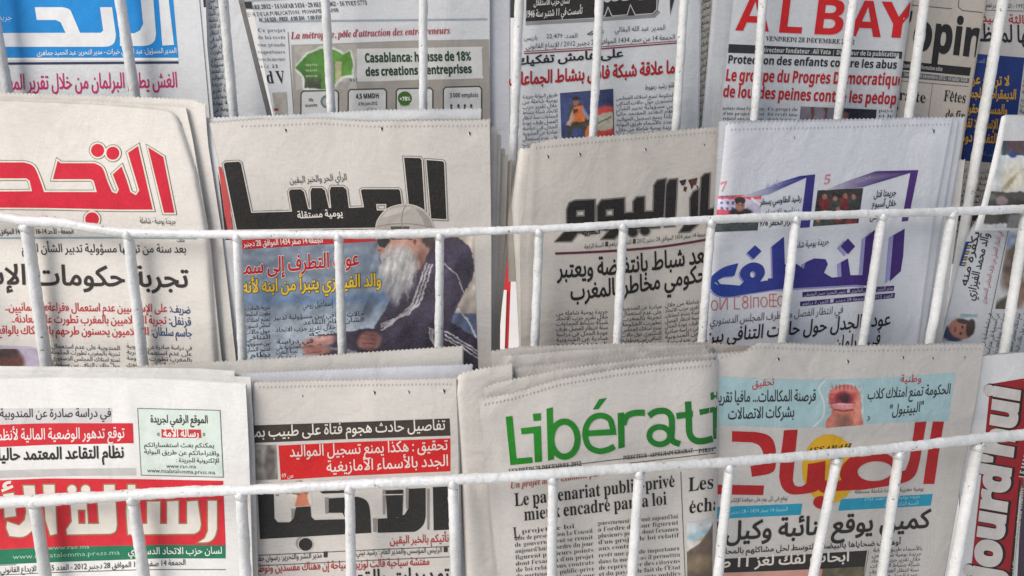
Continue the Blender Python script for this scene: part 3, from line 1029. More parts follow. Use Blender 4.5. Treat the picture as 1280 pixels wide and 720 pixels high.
pg.T('small_print', 'بقلم: رشيد زمهوط', 806, 112, 845, 108.5, 9, K)
pg.column('article_text', 653, 123, 697, 12, 6.6, 6.6, (72, 74, 82), 0.06, seed=6)
pg.column('article_text', 770, 125, 843, 11, 6.6, 6.6, (72, 74, 82), 0.06, seed=7)
def vest(X, Y):
    im = base(X, (58, 72, 122)); im = mc(im, np.clip((X - 735) / 20, 0, 1) * np.clip((135 - Y) / 8, 0, 1), (34, 48, 92))
    im = mc(im, EM(X, Y, 760, 160, 26, 28, 0, 0.1), (196, 66, 62)); im = mc(im, EM(X, Y, 757, 152, 17, 11, -20, 0.15), (186, 180, 160))
    im = mc(im, LM(X, Y, [(748, 154), (764, 146)], 1.6), (60, 90, 70))
    im = mc(im, PM(X, Y, [(712, 132), (728, 130), (736, 146), (738, 170), (730, 170), (726, 160), (716, 160), (714, 170), (708, 170)]), (66, 66, 58))
    im = mc(im, PM(X, Y, [(717, 134), (729, 131), (732, 146), (730, 152), (716, 153)]), (226, 118, 58))
    im = mc(im, PM(X, Y, [(716, 136), (711, 150), (707, 156), (713, 158), (718, 148)]), (200, 170, 150))
    im = mc(im, EM(X, Y, 720, 127, 4.2, 5.4), (150, 104, 84)); im = mc(im, EM(X, Y, 720, 123, 4.6, 3), (46, 38, 40))
    im = mc(im, PM(X, Y, [(729, 132), (737, 148), (734, 150), (728, 140)]), (140, 150, 176))
    im = mc(im, EM(X, Y, 738, 165, 6, 14, 15), (214, 116, 64)); im = mc(im, PM(X, Y, [(716, 137), (722, 136), (722, 141), (717, 142)]), (70, 50, 50))
    return im + vn(X, Y, 4)[..., None] * 7
pg.photo('photograph', [(700, 117), (766, 111.5), (767, 172), (702, 176)], vest, 1.0)
pg.line('rule_line', [(700, 117), (766, 111.5), (767, 172)], 1, (80, 80, 90), 1.5)
pg.flush(e)

# --- narrow slivers of papers between that one and the red French one
pg = Page([(872, -60), (868, 0), (865, 250)], [(892, -60), (891, 0), (880, 160), (874, 250)], [(872, -60), (892, -60)], 250, 0.088, 'tan', 0.4, 61, step=2)
e = newspaper('narrow sliver of newspaper with tiny green and black Arabic text beside a white fold', (876, 250, 0.088), GRP)
pg.sheet('front_page', e); leaves(pg, e, 3, seed=60)
for i, y in enumerate(range(-4, 190, 9)):
    pg.T('article_text', AR_WORDS[i * 7 % len(AR_WORDS)], 877 - y * 0.02, y, 889 - y * 0.06, y - 4, 9, (66, 76, 62) if i % 3 else (90, 120, 80))
pg.flush(e)
pg = Page([(894, -60), (891, 0), (877, 160), (870, 250)], [(921, -60), (918, 0), (900, 160), (890, 250)], [(894, -60), (921, -60)], 250, 0.082, 'cool', 0.5, 62, step=2, curl_l=6)
e = newspaper('white blank margin of a folded newspaper standing against the red lettered French one', (885, 250, 0.082), GRP)
pg.sheet('front_page', e); leaves(pg, e, 3, seed=62, edge=2); pg.flush(e)

# --- French daily with the red capitals
pg = Page([(924, -60), (917, 0), (899, 160), (892, 250)], [(1147, -60), (1139, 0), (1118, 150), (1106, 250)], [(924, -60), (1147, -60)], 250, 0.074, 'cool', 0.9, 9, curl_r=8)
e = newspaper('French newspaper with huge red capital letters and two red headline rows', (1010, 250, 0.074), GRP)
pg.sheet('front_page', e); leaves(pg, e, 3, seed=9)
R_ = (204, 36, 44)
for ch, x0, x1, yb in (('A', 919, 961, 38), ('L', 968, 1004, 40.5), ('B', 1012, 1056, 42.5), ('A', 1060, 1101, 45), ('Y', 1096, 1144, 46.5)):
    pg.T('masthead', ch, x0, yb, x1, yb + 1.5, 63, R_, 'bold')
pg.T('small_print', 'VENDREDI 28 DECEMBRE 2012', 957, 51, 1068, 55.5, 8.6, (60, 62, 64), 'serif')
pg.poly('colour_band', [(911, 55), (1010, 59.5), (1128, 64.5), (1127, 73.5), (1010, 69), (910, 66)], (56, 60, 62), 0)
pg.T('small_print', 'Directeur fondateur : Ali Yata  |  Directeur de la publication', 952, 65, 1124, 71, 8.2, (206, 208, 208), 'bold')
pg.T('headline', 'Protection des enfants contre les abus', 909, 79, 1121, 86, 14.2, (44, 46, 54), 'bold', bold=0.01)
pg.T('headline', 'Le groupe du Progrès Démocratique', 906, 101, 1129, 107, 20.5, (186, 38, 48), 'bold', bold=0.012)
pg.T('headline', 'de lourdes peines contre les pédophiles', 903, 121, 1150, 132, 20, (186, 38, 48), 'bold', bold=0.012)
pg.column('article_text', 903, 137, 955, 6, 6.4, 6.2, (90, 92, 92), -0.02, 'fr', 3)
pg.column('article_text', 959, 138, 997, 6, 6.4, 6.2, (90, 92, 92), -0.02, 'fr', 4)
pg.column('article_text', 1098, 140, 1116, 4, 6.4, 6.2, (90, 92, 92), -0.02, 'fr', 5)
def dark_people(X, Y):
    im = base(X, (120, 116, 130)); im = mc(im, (np.abs(np.sin(X / 5.3)) < 0.35).astype(float), (104, 62, 48))
    im = mc(im, np.clip((X - 1045) / 5, 0, 1), (26, 28, 44)); im = mc(im, EM(X, Y, 1054, 146, 7, 7, 0, 0.4), (150, 96, 84))
    return mc(im, EM(X, Y, 1054, 150, 5, 3, 0, 0.4), (176, 150, 150))
pg.photo('photograph', [(1001, 133), (1096, 137), (1090, 190), (996, 186)], dark_people, 1.5)
pg.flush(e, clip=[(1139, 0, 1.0, 0.14)])

# --- French daily with the heavy black title
pg = Page([(1100, -60), (1100, 250)], [(1240, -60), (1232, 0), (1207, 150), (1192, 250)], [(1100, -60), (1240, -60)], 250, 0.084, 'tan', 0.9, 10)
e = newspaper('French newspaper with heavy black lower case title and a Fêtes headline below', (1150, 250, 0.084), GRP)
pg.sheet('front_page', e); leaves(pg, e, 3, seed=10)
BK = (38, 38, 42)
pg.line('rule_line', [(1136, 6), (1190, 11)], 1.1, (110, 110, 110))
pg.line('rule_line', [(1199, -6), (1198, 9), (1203, 13), (1232, 16)], 1.1, (110, 110, 110))
pg.poly('masthead', [(1134, 12), (1141, 14), (1139, 26), (1130, 35), (1128, 33), (1133, 26)], BK)
pg.T('masthead', 'opini', 1139, 61, 1240, 73, 62, BK, 'bold', bold=0.022)
pg.poly('colour_band', [(1128, 76), (1214, 84.5), (1212, 95), (1126, 87)], (44, 44, 46), 0)
pg.poly('colour_band', [(1126, 89), (1212, 98), (1211, 104), (1125, 97)], (106, 106, 106), 0)
pg.T('small_print', 'Quotidien d\'information édité', 1128, 84, 1178, 89, 7, (190, 190, 188), 'bold')
pg.T('small_print', 'Vendredi 28 décembre 2012 - 14 safar 1434', 1130, 95, 1209, 102.5, 6.4, (190, 190, 188), 'bold')
pg.line('rule_line', [(1125, 101), (1210, 108)], 0.8, (110, 110, 110))
pg.T('headline', 'traite', 1118, 124, 1157, 129, 20, (44, 44, 46), 'serif'); pg.T('headline', 'Fêtes', 1179, 126, 1207, 129, 20, (44, 44, 46), 'serif')
pg.T('headline', '?', 1115, 145, 1124, 146, 20, (44, 44, 46), 'serif'); pg.T('headline', 'de fin', 1181, 149, 1206, 151, 18, (44, 44, 46), 'serif')
pg.line('rule_line', [(1166, 104), (1160, 150)], 0.7, (130, 130, 130))
pg.flush(e, clip=[(1231, 0, 1.0, 0.165)])

# --- Arabic paper with yellow rows on a blue block
pg = Page([(1200, -60), (1200, 100), (1170, 330)], [(1380, -60), (1380, 330)], [(1200, -60), (1380, -60)], 330, 0.094, 'grey', 0.8, 12)
e = newspaper('newspaper with yellow Arabic rows printed on a dark blue block', (1250, 330, 0.094), GRP)
pg.sheet('front_page', e); leaves(pg, e, 2, seed=12)
pg.T('small_print', 'جريدة يومية شاملة تأسست سنة 1992 - الثمن 3 دراهم', 1232, 9, 1360, 13, 8, (70, 72, 72)); pg.line('rule_line', [(1232, 12.5), (1380, 17)], 0.8, (110, 110, 110))
pg.T('headline', 'قراءة في الثالثة تلميذ', 1227, 27, 1345, 33, 15, (176, 54, 62), bold=0.015)
pg.T('headline', 'تنظيمها لموظـ', 1223, 51, 1330, 55, 30, (36, 38, 54), bold=0.02)
pg.poly('colour_band', [(1218, 67), (1281, 72), (1264, 205), (1195, 200)], (28, 62, 128), 0)
pg.T('small_print', 'كلمة العدد', 1220, 78, 1243, 80, 8, (150, 160, 190))
for y, a, x0, x1 in ((104, 'لا تراجع عن', 1211, 1262), (121, 'الديمقراطية للجميع', 1205, 1270), (140, 'والمساواة حقوق', 1203, 1259), (158, 'الإنسان لا تقبل', 1200, 1247), (176, 'التفريط دوما', 1198, 1246)):
    pg.T('headline', a, x0, y, x1, y + 3, 17, (214, 168, 52), bold=0.03)
pg.T('small_print', 'رئيس التحرير', 1222, 193, 1243, 195, 7, (130, 140, 170))
pg.column('article_text', 1281, 85, 1340, 20, 8, 8, (74, 76, 78), -0.04, seed=12, lean=-0.12)
pg.column('article_text', 1190, 215, 1256, 12, 7.5, 7.5, (78, 76, 76), -0.04, seed=13, lean=-0.12)
pg.poly('colour_band', [(1192, 268), (1240, 268), (1238, 276), (1190, 276)], (96, 70, 50), 0)
pg.flush(e)

# ================================================================ middle tier papers
# --- red masthead with green outline
cr = [(150, 125, 60, 200, 30, 0.8), (0, 400, 240, 440, 14, -0.8)]
ghost_copy('third copy in the pile behind the red green outlined masthead paper, furthest back',
           [(-80, 100), (-80, 520)], [(256, 128), (260, 180), (277, 290), (286, 370), (296, 460), (300, 520)], [(-80, 115), (0, 117), (130, 121), (240, 125), (256, 131)], 520, 0.012, 'cream', 21, GRP, creases=[(240, 130, 262, 300, 5, 0.6)])
ghost_copy('second copy in the pile behind the red green outlined masthead paper, its edge curling back',
           [(-80, 100), (-80, 520)], [(231, 130), (240, 170), (262, 300), (278, 460), (282, 520)], [(-80, 120), (0, 122), (120, 127), (231, 134)], 520, 0.006, 'cream', 22, GRP)
pg = Page([(-80, 100), (-80, 520)], [(218, 141), (225, 150), (246, 215), (262, 300), (272, 450), (275, 520)],
          [(-80, 124), (0, 126), (120, 131), (200, 138), (216, 141), (226, 150)], 520, 0.0, 'cream', 1.0, 20, creases=cr, curl_r=10)
e = newspaper('newspaper with red Arabic masthead outlined in green above blue and red name rows', (100, 520, 0), GRP)
pg.sheet('front_page', e); leaves(pg, e, 3, seed=20)
RD = (206, 38, 66)
OUT = [(5.6, (92, 108, 92)), (4.2, (222, 218, 206))]
pg.outlined('masthead', [(185, 184), (204, 196), (218, 266), (205, 266)], RD, OUT, 2)
pg.outlined('masthead', [(191, 262), (150, 262), (60, 260), (-70, 259), (-70, 240), (40, 239), (37, 226), (33, 223), (-70, 223), (-70, 200), (3, 203), (30, 203)] + sm([(30, 203), (42, 208), (50, 225), (55, 240)])[1:]
            + [(121, 240), (117, 226), (113, 224), (66, 224), (72, 201), (76, 204), (118, 204)] + sm([(118, 204), (128, 210), (134, 226), (140, 240)])[1:]
            + [(146, 242), (148.5, 237), (141, 218), (152, 208), (158, 224), (163, 240), (170, 244), (174, 238), (160, 191), (172.5, 182.5)], RD, OUT, 2)
for (x, y, r) in ((122, 188, 8.2), (141, 191.5, 8.2), (115, 274, 8.6)): pg.outlined('masthead', ell(x, y, r, r), RD, OUT, 2)
K = (60, 58, 56)
pg.T('small_print', 'جريدة يومية - شاملة', 175, 279, 220, 280, 10.5, K); pg.T('small_print', 'العدد 3055', 52, 275, 70, 276, 8, K)
pg.T('small_print', 'الجمعة - الأحد 14-16 صفر 1434 الموافق 28-30 دجنبر', -30, 293, 92, 292, 9.5, K, bold=0.01)
pg.line('rule_line', [(-80, 298), (160, 297), (246, 298)], 2.2, (146, 170, 184), 0.6)
pg.T('small_print', 'ملف', 221, 302.5, 231, 302.5, 8, K)
pg.T('headline', 'بعد سنة من توليها مسؤولية تدبير الشأن العام', 27, 315, 233, 316, 15, (62, 60, 60), bold=0.008)
pg.T('headline', 'تجربة حكومات الإسلاميين', -110, 353, 236, 359, 35, (62, 58, 58), bold=0.02)
RR_, BB_ = (196, 52, 62), (48, 82, 128)
for y, a, b, xm, x0, x1 in ((389, 'ضريف:', 'على الإسلاميين عدم استعمال «فزاعة» العلمانيين..', 212, 6, 238), (404, 'قرنفل:', 'تجربة الإسلاميين بالمغرب تطورت على معادنة..', 211, 14, 239),
                            (418, 'جاسم سلطان:', 'الإسلاميون يحسنون طرحهم بالاحتكاك بالواقع', 189, -4, 240)):
    pg.T('subheading', a, xm, y + 1, x1, y + 3, 14.5, BB_, bold=0.012); pg.T('subheading', b, x0, y - 1, xm - 3, y + 1, 14.5, RR_, bold=0.012)
pg.column('article_text', 158, 435, 240, 8, 7.4, 7.8, (66, 66, 68), -0.03, seed=20)
pg.column('article_text', 64, 435, 150, 8, 7.4, 7.8, (66, 66, 68), -0.03, seed=21)
def lilac(X, Y):
    im = base(X, (176, 166, 186)); im = mc(im, EM(X, Y, 10, 452, 20, 15, 0, 0.3), (104, 62, 54)); im = mc(im, EM(X, Y, 8, 441, 16, 6, 0, 0.4), (70, 54, 50))
    return im + vn(X, Y, 5)[..., None] * 5
pg.poly('colour_band', [(-60, 430), (40, 433), (56, 440), (60, 500), (-60, 500)], (196, 188, 204), 0)
pg.photo('photograph', [(-40, 436), (48, 436), (54, 490), (-40, 490)], lilac, 1.6)
pg.flush(e)

# --- black masthead with the bearded man picture, a thick pile
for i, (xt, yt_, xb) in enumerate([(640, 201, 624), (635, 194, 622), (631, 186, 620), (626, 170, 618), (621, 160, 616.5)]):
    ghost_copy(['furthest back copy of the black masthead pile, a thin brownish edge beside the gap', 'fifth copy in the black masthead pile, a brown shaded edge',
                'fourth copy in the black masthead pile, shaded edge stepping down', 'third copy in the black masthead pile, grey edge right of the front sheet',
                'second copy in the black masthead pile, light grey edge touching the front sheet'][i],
               [(250, 140), (300, 520)], [(xt, yt_), (xt - 3, 290), (xb, 400), (xb - 1, 520)], [(250, yt_ + 3), (430, yt_ - 4), (xt, yt_)], 520, 0.036 - i * 0.004, 'tan' if i < 3 else 'grey', 31 + i, GRP, nleaf=1)  # shade on the rear copies is put into their tan paper colour
ghost_copy('copy peeping as a grey sawtooth strip above the black masthead paper', [(250, 144), (300, 520)], [(601, 137), (604, 300), (596, 520)], [(250, 149), (360, 145), (470, 139), (601, 137)], 520, 0.014, 'cool', 40, GRP)
pg = Page([(262, 150), (296, 300), (300, 520)], [(612, 151), (614, 300), (614, 440), (612, 520)], [(262, 154), (330, 149), (400, 148), (460, 152), (520, 151), (612, 150)], 520, 0.010, 'beige', 1.0, 41, teeth=1.0, step=2.6)
e = newspaper('newspaper with black Arabic masthead over a colour picture of a bearded man in a tracksuit', (440, 520, 0.01), GRP)
pg.sheet('front_page', e); leaves(pg, e, 3, seed=41, dark='tan')
MB = (40, 38, 38); MO = [(4.6, (112, 110, 108)), (3.0, (206, 200, 192))]
pg.poly('colour_band', [(273, 208), (277, 209), (286, 240), (291, 300), (285, 300)], (196, 84, 84), 0)
pg.poly('colour_band', [(272, 214), (276, 232), (281, 270), (287, 300), (282, 300)], (50, 44, 44), 0.5)
pg.outlined('masthead', [(533, 200), (553, 201.5), (555, 203), (558, 274), (539, 273)], MB, MO, 2)
pg.outlined('masthead', [(505, 197), (525, 197.5), (527, 200), (531, 266), (512, 266)], MB, MO, 2)
pg.outlined('masthead', [(279.5, 205), (282, 203), (298, 202), (301, 204), (314, 266), (365, 264.5), (361, 240), (363, 237), (376, 236.5), (380, 240), (385, 261), (389, 262), (388, 240), (390, 235), (402, 235), (406, 238), (411, 260), (414, 260),
                         (412, 238), (414, 233.5), (429, 233.5), (433, 237), (436, 260), (455, 259), (451, 238), (453, 236.5), (498, 236.5), (500, 238.5), (503, 262), (500, 284), (296, 287)], MB, MO, 2, holes=[[(470, 255), (483, 255), (482.5, 263), (471, 263)]])
pg.T('small_print', 'الرأي الحر والخبر اليقين', 362, 229, 434, 225, 12, (56, 54, 54)); pg.T('small_print', 'يومية مستقلة', 372, 273, 429, 270, 12.5, (220, 216, 210), bold=0.02, layer=4)
def sea(X, Y):
    im = base(X, (134, 146, 160))
    im = mc(im, np.clip(0.5 + 0.5 * np.sin(Y / 2.6 + 0.02 * X + 2 * vn(X, Y, 22)), 0, 1) * 0.5, (98, 116, 138))
    im = mc(im, np.clip((Y - 385) / 25, 0, 1), (176, 188, 200)); im = mc(im, np.clip((Y - 362) / 8, 0, 1) * np.clip((385 - Y) / 10, 0, 1) * 0.6, (86, 116, 156))
    # pale ground right of the figure
    im = mc(im, PM(X, Y, [(560, 292), (600, 290), (600, 400), (552, 396)]), (186, 176, 164))
    im = mc(im, PM(X, Y, [(556, 390), (600, 392), (600, 470), (548, 440)]), (92, 104, 134))
    im = mc(im, LM(X, Y, [(572, 385), (585, 400), (595, 421)], 2.2), (196, 200, 204))
    # jacket
    J = (62, 56, 74)
    im = mc(im, PM(X, Y, sm([(516, 332), (528, 312), (545, 300), (572, 297), (588, 312), (593, 334), (588, 352), (572, 382), (560, 420), (560, 450), (475, 460), (470, 425), (466, 412), (484, 384), (492, 366), (504, 345)], 4, True)), J)
    im = mc(im, EM(X, Y, 552, 340, 26, 34, 10, 0.9) * 0.5, (86, 78, 102))
    im = mc(im, PM(X, Y, [(560, 400), (600, 425), (600, 470), (470, 470), (476, 430), (520, 408)]), (54, 48, 66))
    # stripes of the sleeve and trousers
    for o_ in (0, 4.2, 8.4):
        im = mc(im, LM(X, Y, [(541 - o_ * .9, 330 - o_ * .1), (532 - o_, 356), (524 - o_, 380), (510 - o_ * 1.0, 392), (493 - o_ * .2, 399 - o_ * .1 + o_ * .6), (476, 405 + o_)], 1.7), (206, 202, 206))
        im = mc(im, LM(X, Y, [(548 - o_, 414), (536 + o_ * .9, 410 + o_), (538 + o_ * .6, 424 + o_), (546, 436)], 1.5), (200, 198, 202))
        im = mc(im, LM(X, Y, [(556, 414 + o_ * 1.1), (580, 428 + o_), (600, 441 + o_)], 1.7), (200, 198, 202))
    im = mc(im, LM(X, Y, [(556, 330), (570, 342), (580, 366)], 1.4), (190, 186, 192))
    im = im * (1 + 0.22 * vn(X * 1.0 + Y * 0.5, Y * 0.35, 9, 31)[..., None] * PM(X, Y, [(470, 300), (600, 292), (600, 470), (440, 470)])[..., None])
    # face in profile, ear, hair, glasses
    im = mc(im, PM(X, Y, sm([(476, 318), (471, 311), (473, 304), (472, 294), (480, 286), (530, 284), (543, 292), (541, 304), (534, 318), (528, 332), (512, 342), (492, 330)], 4, True)), (176, 134, 118))
    im = mc(im, EM(X, Y, 505, 316, 16, 14, 0, 0.9) * 0.6, (196, 160, 148)); im = mc(im, EM(X, Y, 524, 326, 8, 12, 20, 0.8) * 0.7, (128, 88, 80))
    im = mc(im, PM(X, Y, [(522, 286), (544, 288), (543, 304), (537, 312), (529, 304), (526, 296)], 3), (74, 62, 62))
    im = mc(im, EM(X, Y, 519, 302, 4.6, 6.6, 10, 0.3), (190, 140, 124)); im = mc(im, EM(X, Y, 519.5, 303, 2.2, 3.6, 10, 0.4), (118, 70, 62))
    im = mc(im, PM(X, Y, sm([(472, 297), (485, 297), (486, 304), (480, 309), (474, 307)], 3, True)), (44, 36, 40)); im = mc(im, LM(X, Y, [(484, 299), (516, 299)], 1.6), (58, 48, 50))
    im = mc(im, EM(X, Y, 474, 313, 3.2, 2.4), (150, 98, 86)); im = mc(im, EM(X, Y, 479, 324, 4.2, 1.8), (116, 62, 60)); im = mc(im, EM(X, Y, 490, 307, 6, 4, 0, 0.8) * 0.6, (206, 168, 154))
    # beard: strands falling forward, grey below
    strand = vn(X * 1.6 + Y * 0.5, Y * 0.22, 3.2, 41); fray = vn(X * 1.5, Y * 0.4, 4, 42) * 4
    bd = PM(X + fray, Y + fray, sm([(481, 316), (494, 309), (508, 310), (519, 320), (521, 338), (515, 356), (506, 372), (495, 379), (485, 371), (479, 352), (474, 336), (477, 325)], 4, True), 9)
    bc = np.array((190, 188, 187.0)) + strand[..., None] * 26 - np.clip((Y - 336) / 38, 0, 1)[..., None] * np.array((66, 64, 56.0)) + np.clip((500 - X) / 30, -1, 1)[..., None] * 14
    im = im * (1 - bd[..., None]) + bc * bd[..., None]
    im = mc(im, PM(X, Y, sm([(479, 319), (488, 315), (494, 318), (484, 322)], 3, True), 2), (178, 172, 170))
    # hands and phone
    im = mc(im, PM(X, Y, sm([(396, 420), (420, 417), (450, 412), (470, 412), (478, 424), (476, 444), (440, 440), (410, 446), (396, 440)], 4, True)), (60, 54, 70))
    im = mc(im, EM(X, Y, 462, 426, 15, 12, -10, 0.3), (160, 112, 106)); im = mc(im, EM(X, Y, 398, 428, 22, 7.5, -12, 0.4), (182, 136, 128))
    for q in range(4): im = mc(im, LM(X, Y, [(450 + q * 2, 417 + q * 6), (468 + q, 418 + q * 6)], 1.1), (112, 72, 70))
    im = mc(im, EM(X, Y, 404, 422, 12, 3, -10, 0.7) * 0.7, (206, 166, 158))
    im = mc(im, EM(X, Y, 397, 438, 18, 6, -6, 0.4), (166, 112, 104)); im = mc(im, LM(X, Y, [(405, 434), (445, 440)], 3), (120, 124, 136))
    for yy in (433, 441): im = mc(im, LM(X, Y, [(378, yy + 2), (402, yy - 2)], 1.1), (112, 70, 68))
    return im * (1 + vn(X, Y, 9, 2)[..., None] * 0.05) + vn(X, Y, 2.6, 5)[..., None] * 5
pg.photo('photograph', [(300, 303), (592, 290), (598, 470), (306, 476)], sea, 1.15, 0.5)
def cap(X, Y):
    im = base(X, (182, 176, 170)); im = mc(im, EM(X, Y, 520, 262, 22, 12, 0, 0.9) * 0.5, (200, 194, 188)); return im + vn(X, Y, 7)[..., None] * 5
capo_ = 0
capo = sm([(470, 287), (472, 276), (482, 263), (496, 257), (512, 256), (528, 262), (538, 274), (542, 287)], 4)
pg.line('photograph', capo, 2, (206, 200, 194), 3); pg.poly('photograph', capo, (180, 175, 168), 3.4)
pg.poly('photograph', sm([(478, 272), (486, 263), (500, 259), (514, 259), (508, 264), (494, 268)], 4, True), (198, 193, 187), 3.8)
pg.poly('photograph', sm([(520, 261), (530, 266), (538, 277), (541, 286), (533, 286), (528, 274)], 4, True), (160, 154, 148), 3.8)
pg.line('photograph', sm([(507, 257), (503, 266), (502, 278), (504, 287)], 4), 0.9, (150, 144, 138), 4.4)
pg.line('photograph', sm([(471, 283), (490, 280), (515, 280), (541, 284)], 4), 1.0, (146, 140, 134), 4.4)
pg.poly('photograph', [(488, 283), (512, 283), (511, 287), (489, 287)], (96, 90, 88), 4.2)
pg.poly('colour_band', [(296, 300), (470, 293), (470, 301.5), (300, 312)], (186, 40, 48), 1.2); pg.poly('colour_band', [(544, 290), (592, 288), (592, 293.5), (544, 296)], (186, 40, 48), 1.2)
pg.T('small_print', 'الجمعة 14 صفر 1434 الموافق 28 دجنبر 2012', 290, 309, 404, 303, 10.5, (226, 214, 210), bold=0.02, layer=3)
pg.T('headline', 'عودة التطرف إلى سمـ', 301, 343, 449, 331, 26, (190, 34, 44), bold=0.022, layer=4, outline=(0.034, (226, 222, 220)))
pg.T('headline', 'والد الفيزازي يتبرأ من ابنه لأنه', 303, 366, 477, 357, 22, (224, 190, 44), bold=0.024, layer=4, outline=(0.03, (60, 70, 90)))
pg.T('small_print', 'إسماعيل روحي', 378, 385, 416, 382, 10, (46, 46, 54))
pg.column('article_text', 342, 400, 455, 2, 7.6, 8.4, (44, 46, 58), 0.05, seed=41); pg.column('article_text', 344, 415, 420, 2, 7.6, 8.4, (44, 46, 58), 0.05, seed=42)
for i, (y, x1) in enumerate(((430, 392), (437, 376), (443, 372), (450, 370), (457, 370))): pg.T('article_text', ' '.join(AR_WORDS[i * 4:i * 4 + 2]), 345, y, x1, y - 2, 8.4, (44, 46, 58), res=1)
pg.column('article_text', 306, 388, 338, 9, 7.4, 8, (44, 46, 58), 0.05, seed=43)
pg.perforation([(300, 158), (400, 154), (460, 158), (610, 157)], 60, (178, 176, 178))
pg.tears('pin_tear', [(357, 163, 1.0), (477, 161, 1.1), (587, 167, 1.1)])
pg.flush(e, clip=[(296, 300, -1.0, 0.0)] if False else ())

# --- grey paper with the chunky black masthead
pgx, ex = ghost_copy('narrow crumpled pale sheet beside the sunlit gap behind the chunky black masthead', [(648, 196), (636, 270), (636, 300), (637, 356)], [(665, 196), (665, 356)], [(648, 197), (665, 195)], 352, 0.032, 'tan', 47, GRP, nleaf=1, creases=[(640, 200, 640, 350, 3, -1.5)])
ghost_copy('back copy behind the chunky black masthead paper, its pale left fold facing the sunlit gap', [(650, 186), (640, 260), (645, 330), (650, 430), (651, 520)], [(760, 186), (760, 520)], [(650, 187), (760, 180)], 520, 0.022, 'cream', 46, GRP, cl=8)
pg = Page([(664, 178), (656, 260), (651, 300), (652, 430), (652, 520)], [(905, 160), (905, 520)], [(664, 180), (690, 174), (760, 170), (905, 158)], 520, 0.012, 'dim', 1.1, 45, teeth=1.0, step=2.6, creases=[(668, 180, 660, 420, 5, -0.8)])
e = newspaper('newspaper with chunky black Arabic masthead and a tiny world map', (770, 520, 0.012), GRP)
pg.sheet('front_page', e); leaves(pg, e, 3, seed=45)
MB = (34, 32, 32); MO = [(3.6, (120, 116, 112))]
for i, (pts, hl) in enumerate([([(709, 286), (709, 262), (712, 254), (719, 251), (743, 250), (743, 290), (722, 291), (714, 301), (695, 301.5), (707, 289)], [[(720, 263), (731, 262), (731, 270.5), (720, 271)]]),
                 ([(747, 286), (747, 258), (752, 250.5), (780, 248), (780, 267), (792, 266), (792, 252), (796, 247), (805, 246.5), (805, 265), (817, 264.5), (818, 232), (822, 226), (832, 224), (829, 274), (824, 284), (776, 288), (768, 298), (753, 298.5), (762, 288)],
                  [[(757, 262), (767, 261), (767, 270), (757, 270.5)]]),
                 ([(833, 232), (837, 225), (846, 224), (843, 282), (831, 283)], []),
                 ([(863, 282), (863, 248), (867, 240), (873, 237), (872, 280), (862, 289), (850, 290), (856, 281)], []),
                 ([(874, 276), (877, 222), (881, 218), (887, 217), (885, 262), (893, 261), (896, 250), (900, 240), (902, 278)], [])]):
    pg.outlined('masthead', pts, MB, MO, 2, holes=hl)
for (x, y) in ((791, 290), (806, 288)): pg.outlined('masthead', ell(x, y, 5.6, 5.4), MB, MO, 2)
for p_ in ([(849, 226), (858, 224), (856, 231), (852, 232)], [(855, 233), (859, 234), (857, 240), (854, 238)], [(860, 225), (872, 222), (870, 231), (863, 232)], [(863, 231), (867, 232), (864, 237)], [(870, 232), (873, 233), (872, 236)]):
    pg.poly('illustration', p_, (92, 56, 44) if p_[0][0] < 861 and p_[0][0] > 854 or p_[0][0] == 860 else (62, 42, 62), 2)
pg.T('small_print', 'المغربية', 727, 294, 750, 292, 9.5, (44, 42, 42), bold=0.03)
pg.T('small_print', 'الجمعة 14 صفر 1434 الموافق 28 دجنبر 2012 ■ الثمن 3 دراهم ■ السنة الرابعة', 730, 311, 885, 295, 8.2, (76, 72, 70))
pg.line('rule_line', sm([(694, 317), (760, 314), (830, 308), (903, 296)], 5), 3, (104, 48, 66), 1)
pg.T('headline', 'بعد شباط بانتفاضة ويعتبر', 697, 347, 886, 327, 31, (34, 32, 32), bold=0.022, curve=3)
pg.T('headline', 'الحكومي مخاطر بالمغرب', 713, 375, 893, 349, 30, (34, 32, 32), bold=0.022, curve=2)
pg.column('article_text', 695, 394, 760, 8, 6.6, 7.2, (66, 64, 64), 0.04, seed=45); pg.column('article_text', 777, 388, 827, 9, 6.6, 7.2, (66, 64, 64), 0.06, seed=46)
pg.column('article_text', 831, 384, 874, 9, 6.6, 7.2, (66, 64, 64), 0.12, seed=47)
pg.perforation([(668, 185), (760, 176), (895, 165)], 46, (170, 166, 164))
pg.tears('pin_tear', [(685, 196, 1.0), (725, 193, 1.0), (807, 187, 0.9), (880, 181, 0.7)])
pg.flush(e)

# --- blue violet masthead
ghost_copy('fourth copy behind the blue violet masthead, palest strip beside the folded sideways paper', [(1130, 200), (1120, 520)], [(1206, 200), (1199, 260), (1180, 400), (1168, 520)], [(1130, 202), (1206, 200)], 520, 0.018, 'cream', 53, GRP, nleaf=2)
ghost_copy('third copy behind the blue violet masthead paper, slim pale edge', [(1100, 150), (1080, 520)], [(1198, 149), (1191, 190), (1173, 300), (1154, 430), (1142, 520)], [(1100, 151), (1198, 149)], 520, 0.003, 'bluish', 52, GRP, nleaf=2)
pg2, e2 = ghost_copy('second copy behind the blue violet masthead paper, its edge a narrow pale fold', [(900, 150), (880, 520)], [(1205, 147), (1199, 190), (1180, 300), (1160, 430), (1146, 520)], [(900, 152), (1205, 147)], 520, 0.006, 'cool', 51, GRP, nleaf=3)
pg = Page([(903, 155), (897, 230), (886, 350), (876, 450), (870, 520)], [(1190, 150), (1182, 190), (1166, 275), (1146, 430), (1134, 520)], [(903, 156), (940, 153), (1050, 152), (1120, 149), (1190, 148)], 520, -0.001, 'bluish', 0.9, 50,
          teeth=1.1, step=2.6, curl_l=22, creases=[(1168, 175, 1150, 330, 6, -0.7)])
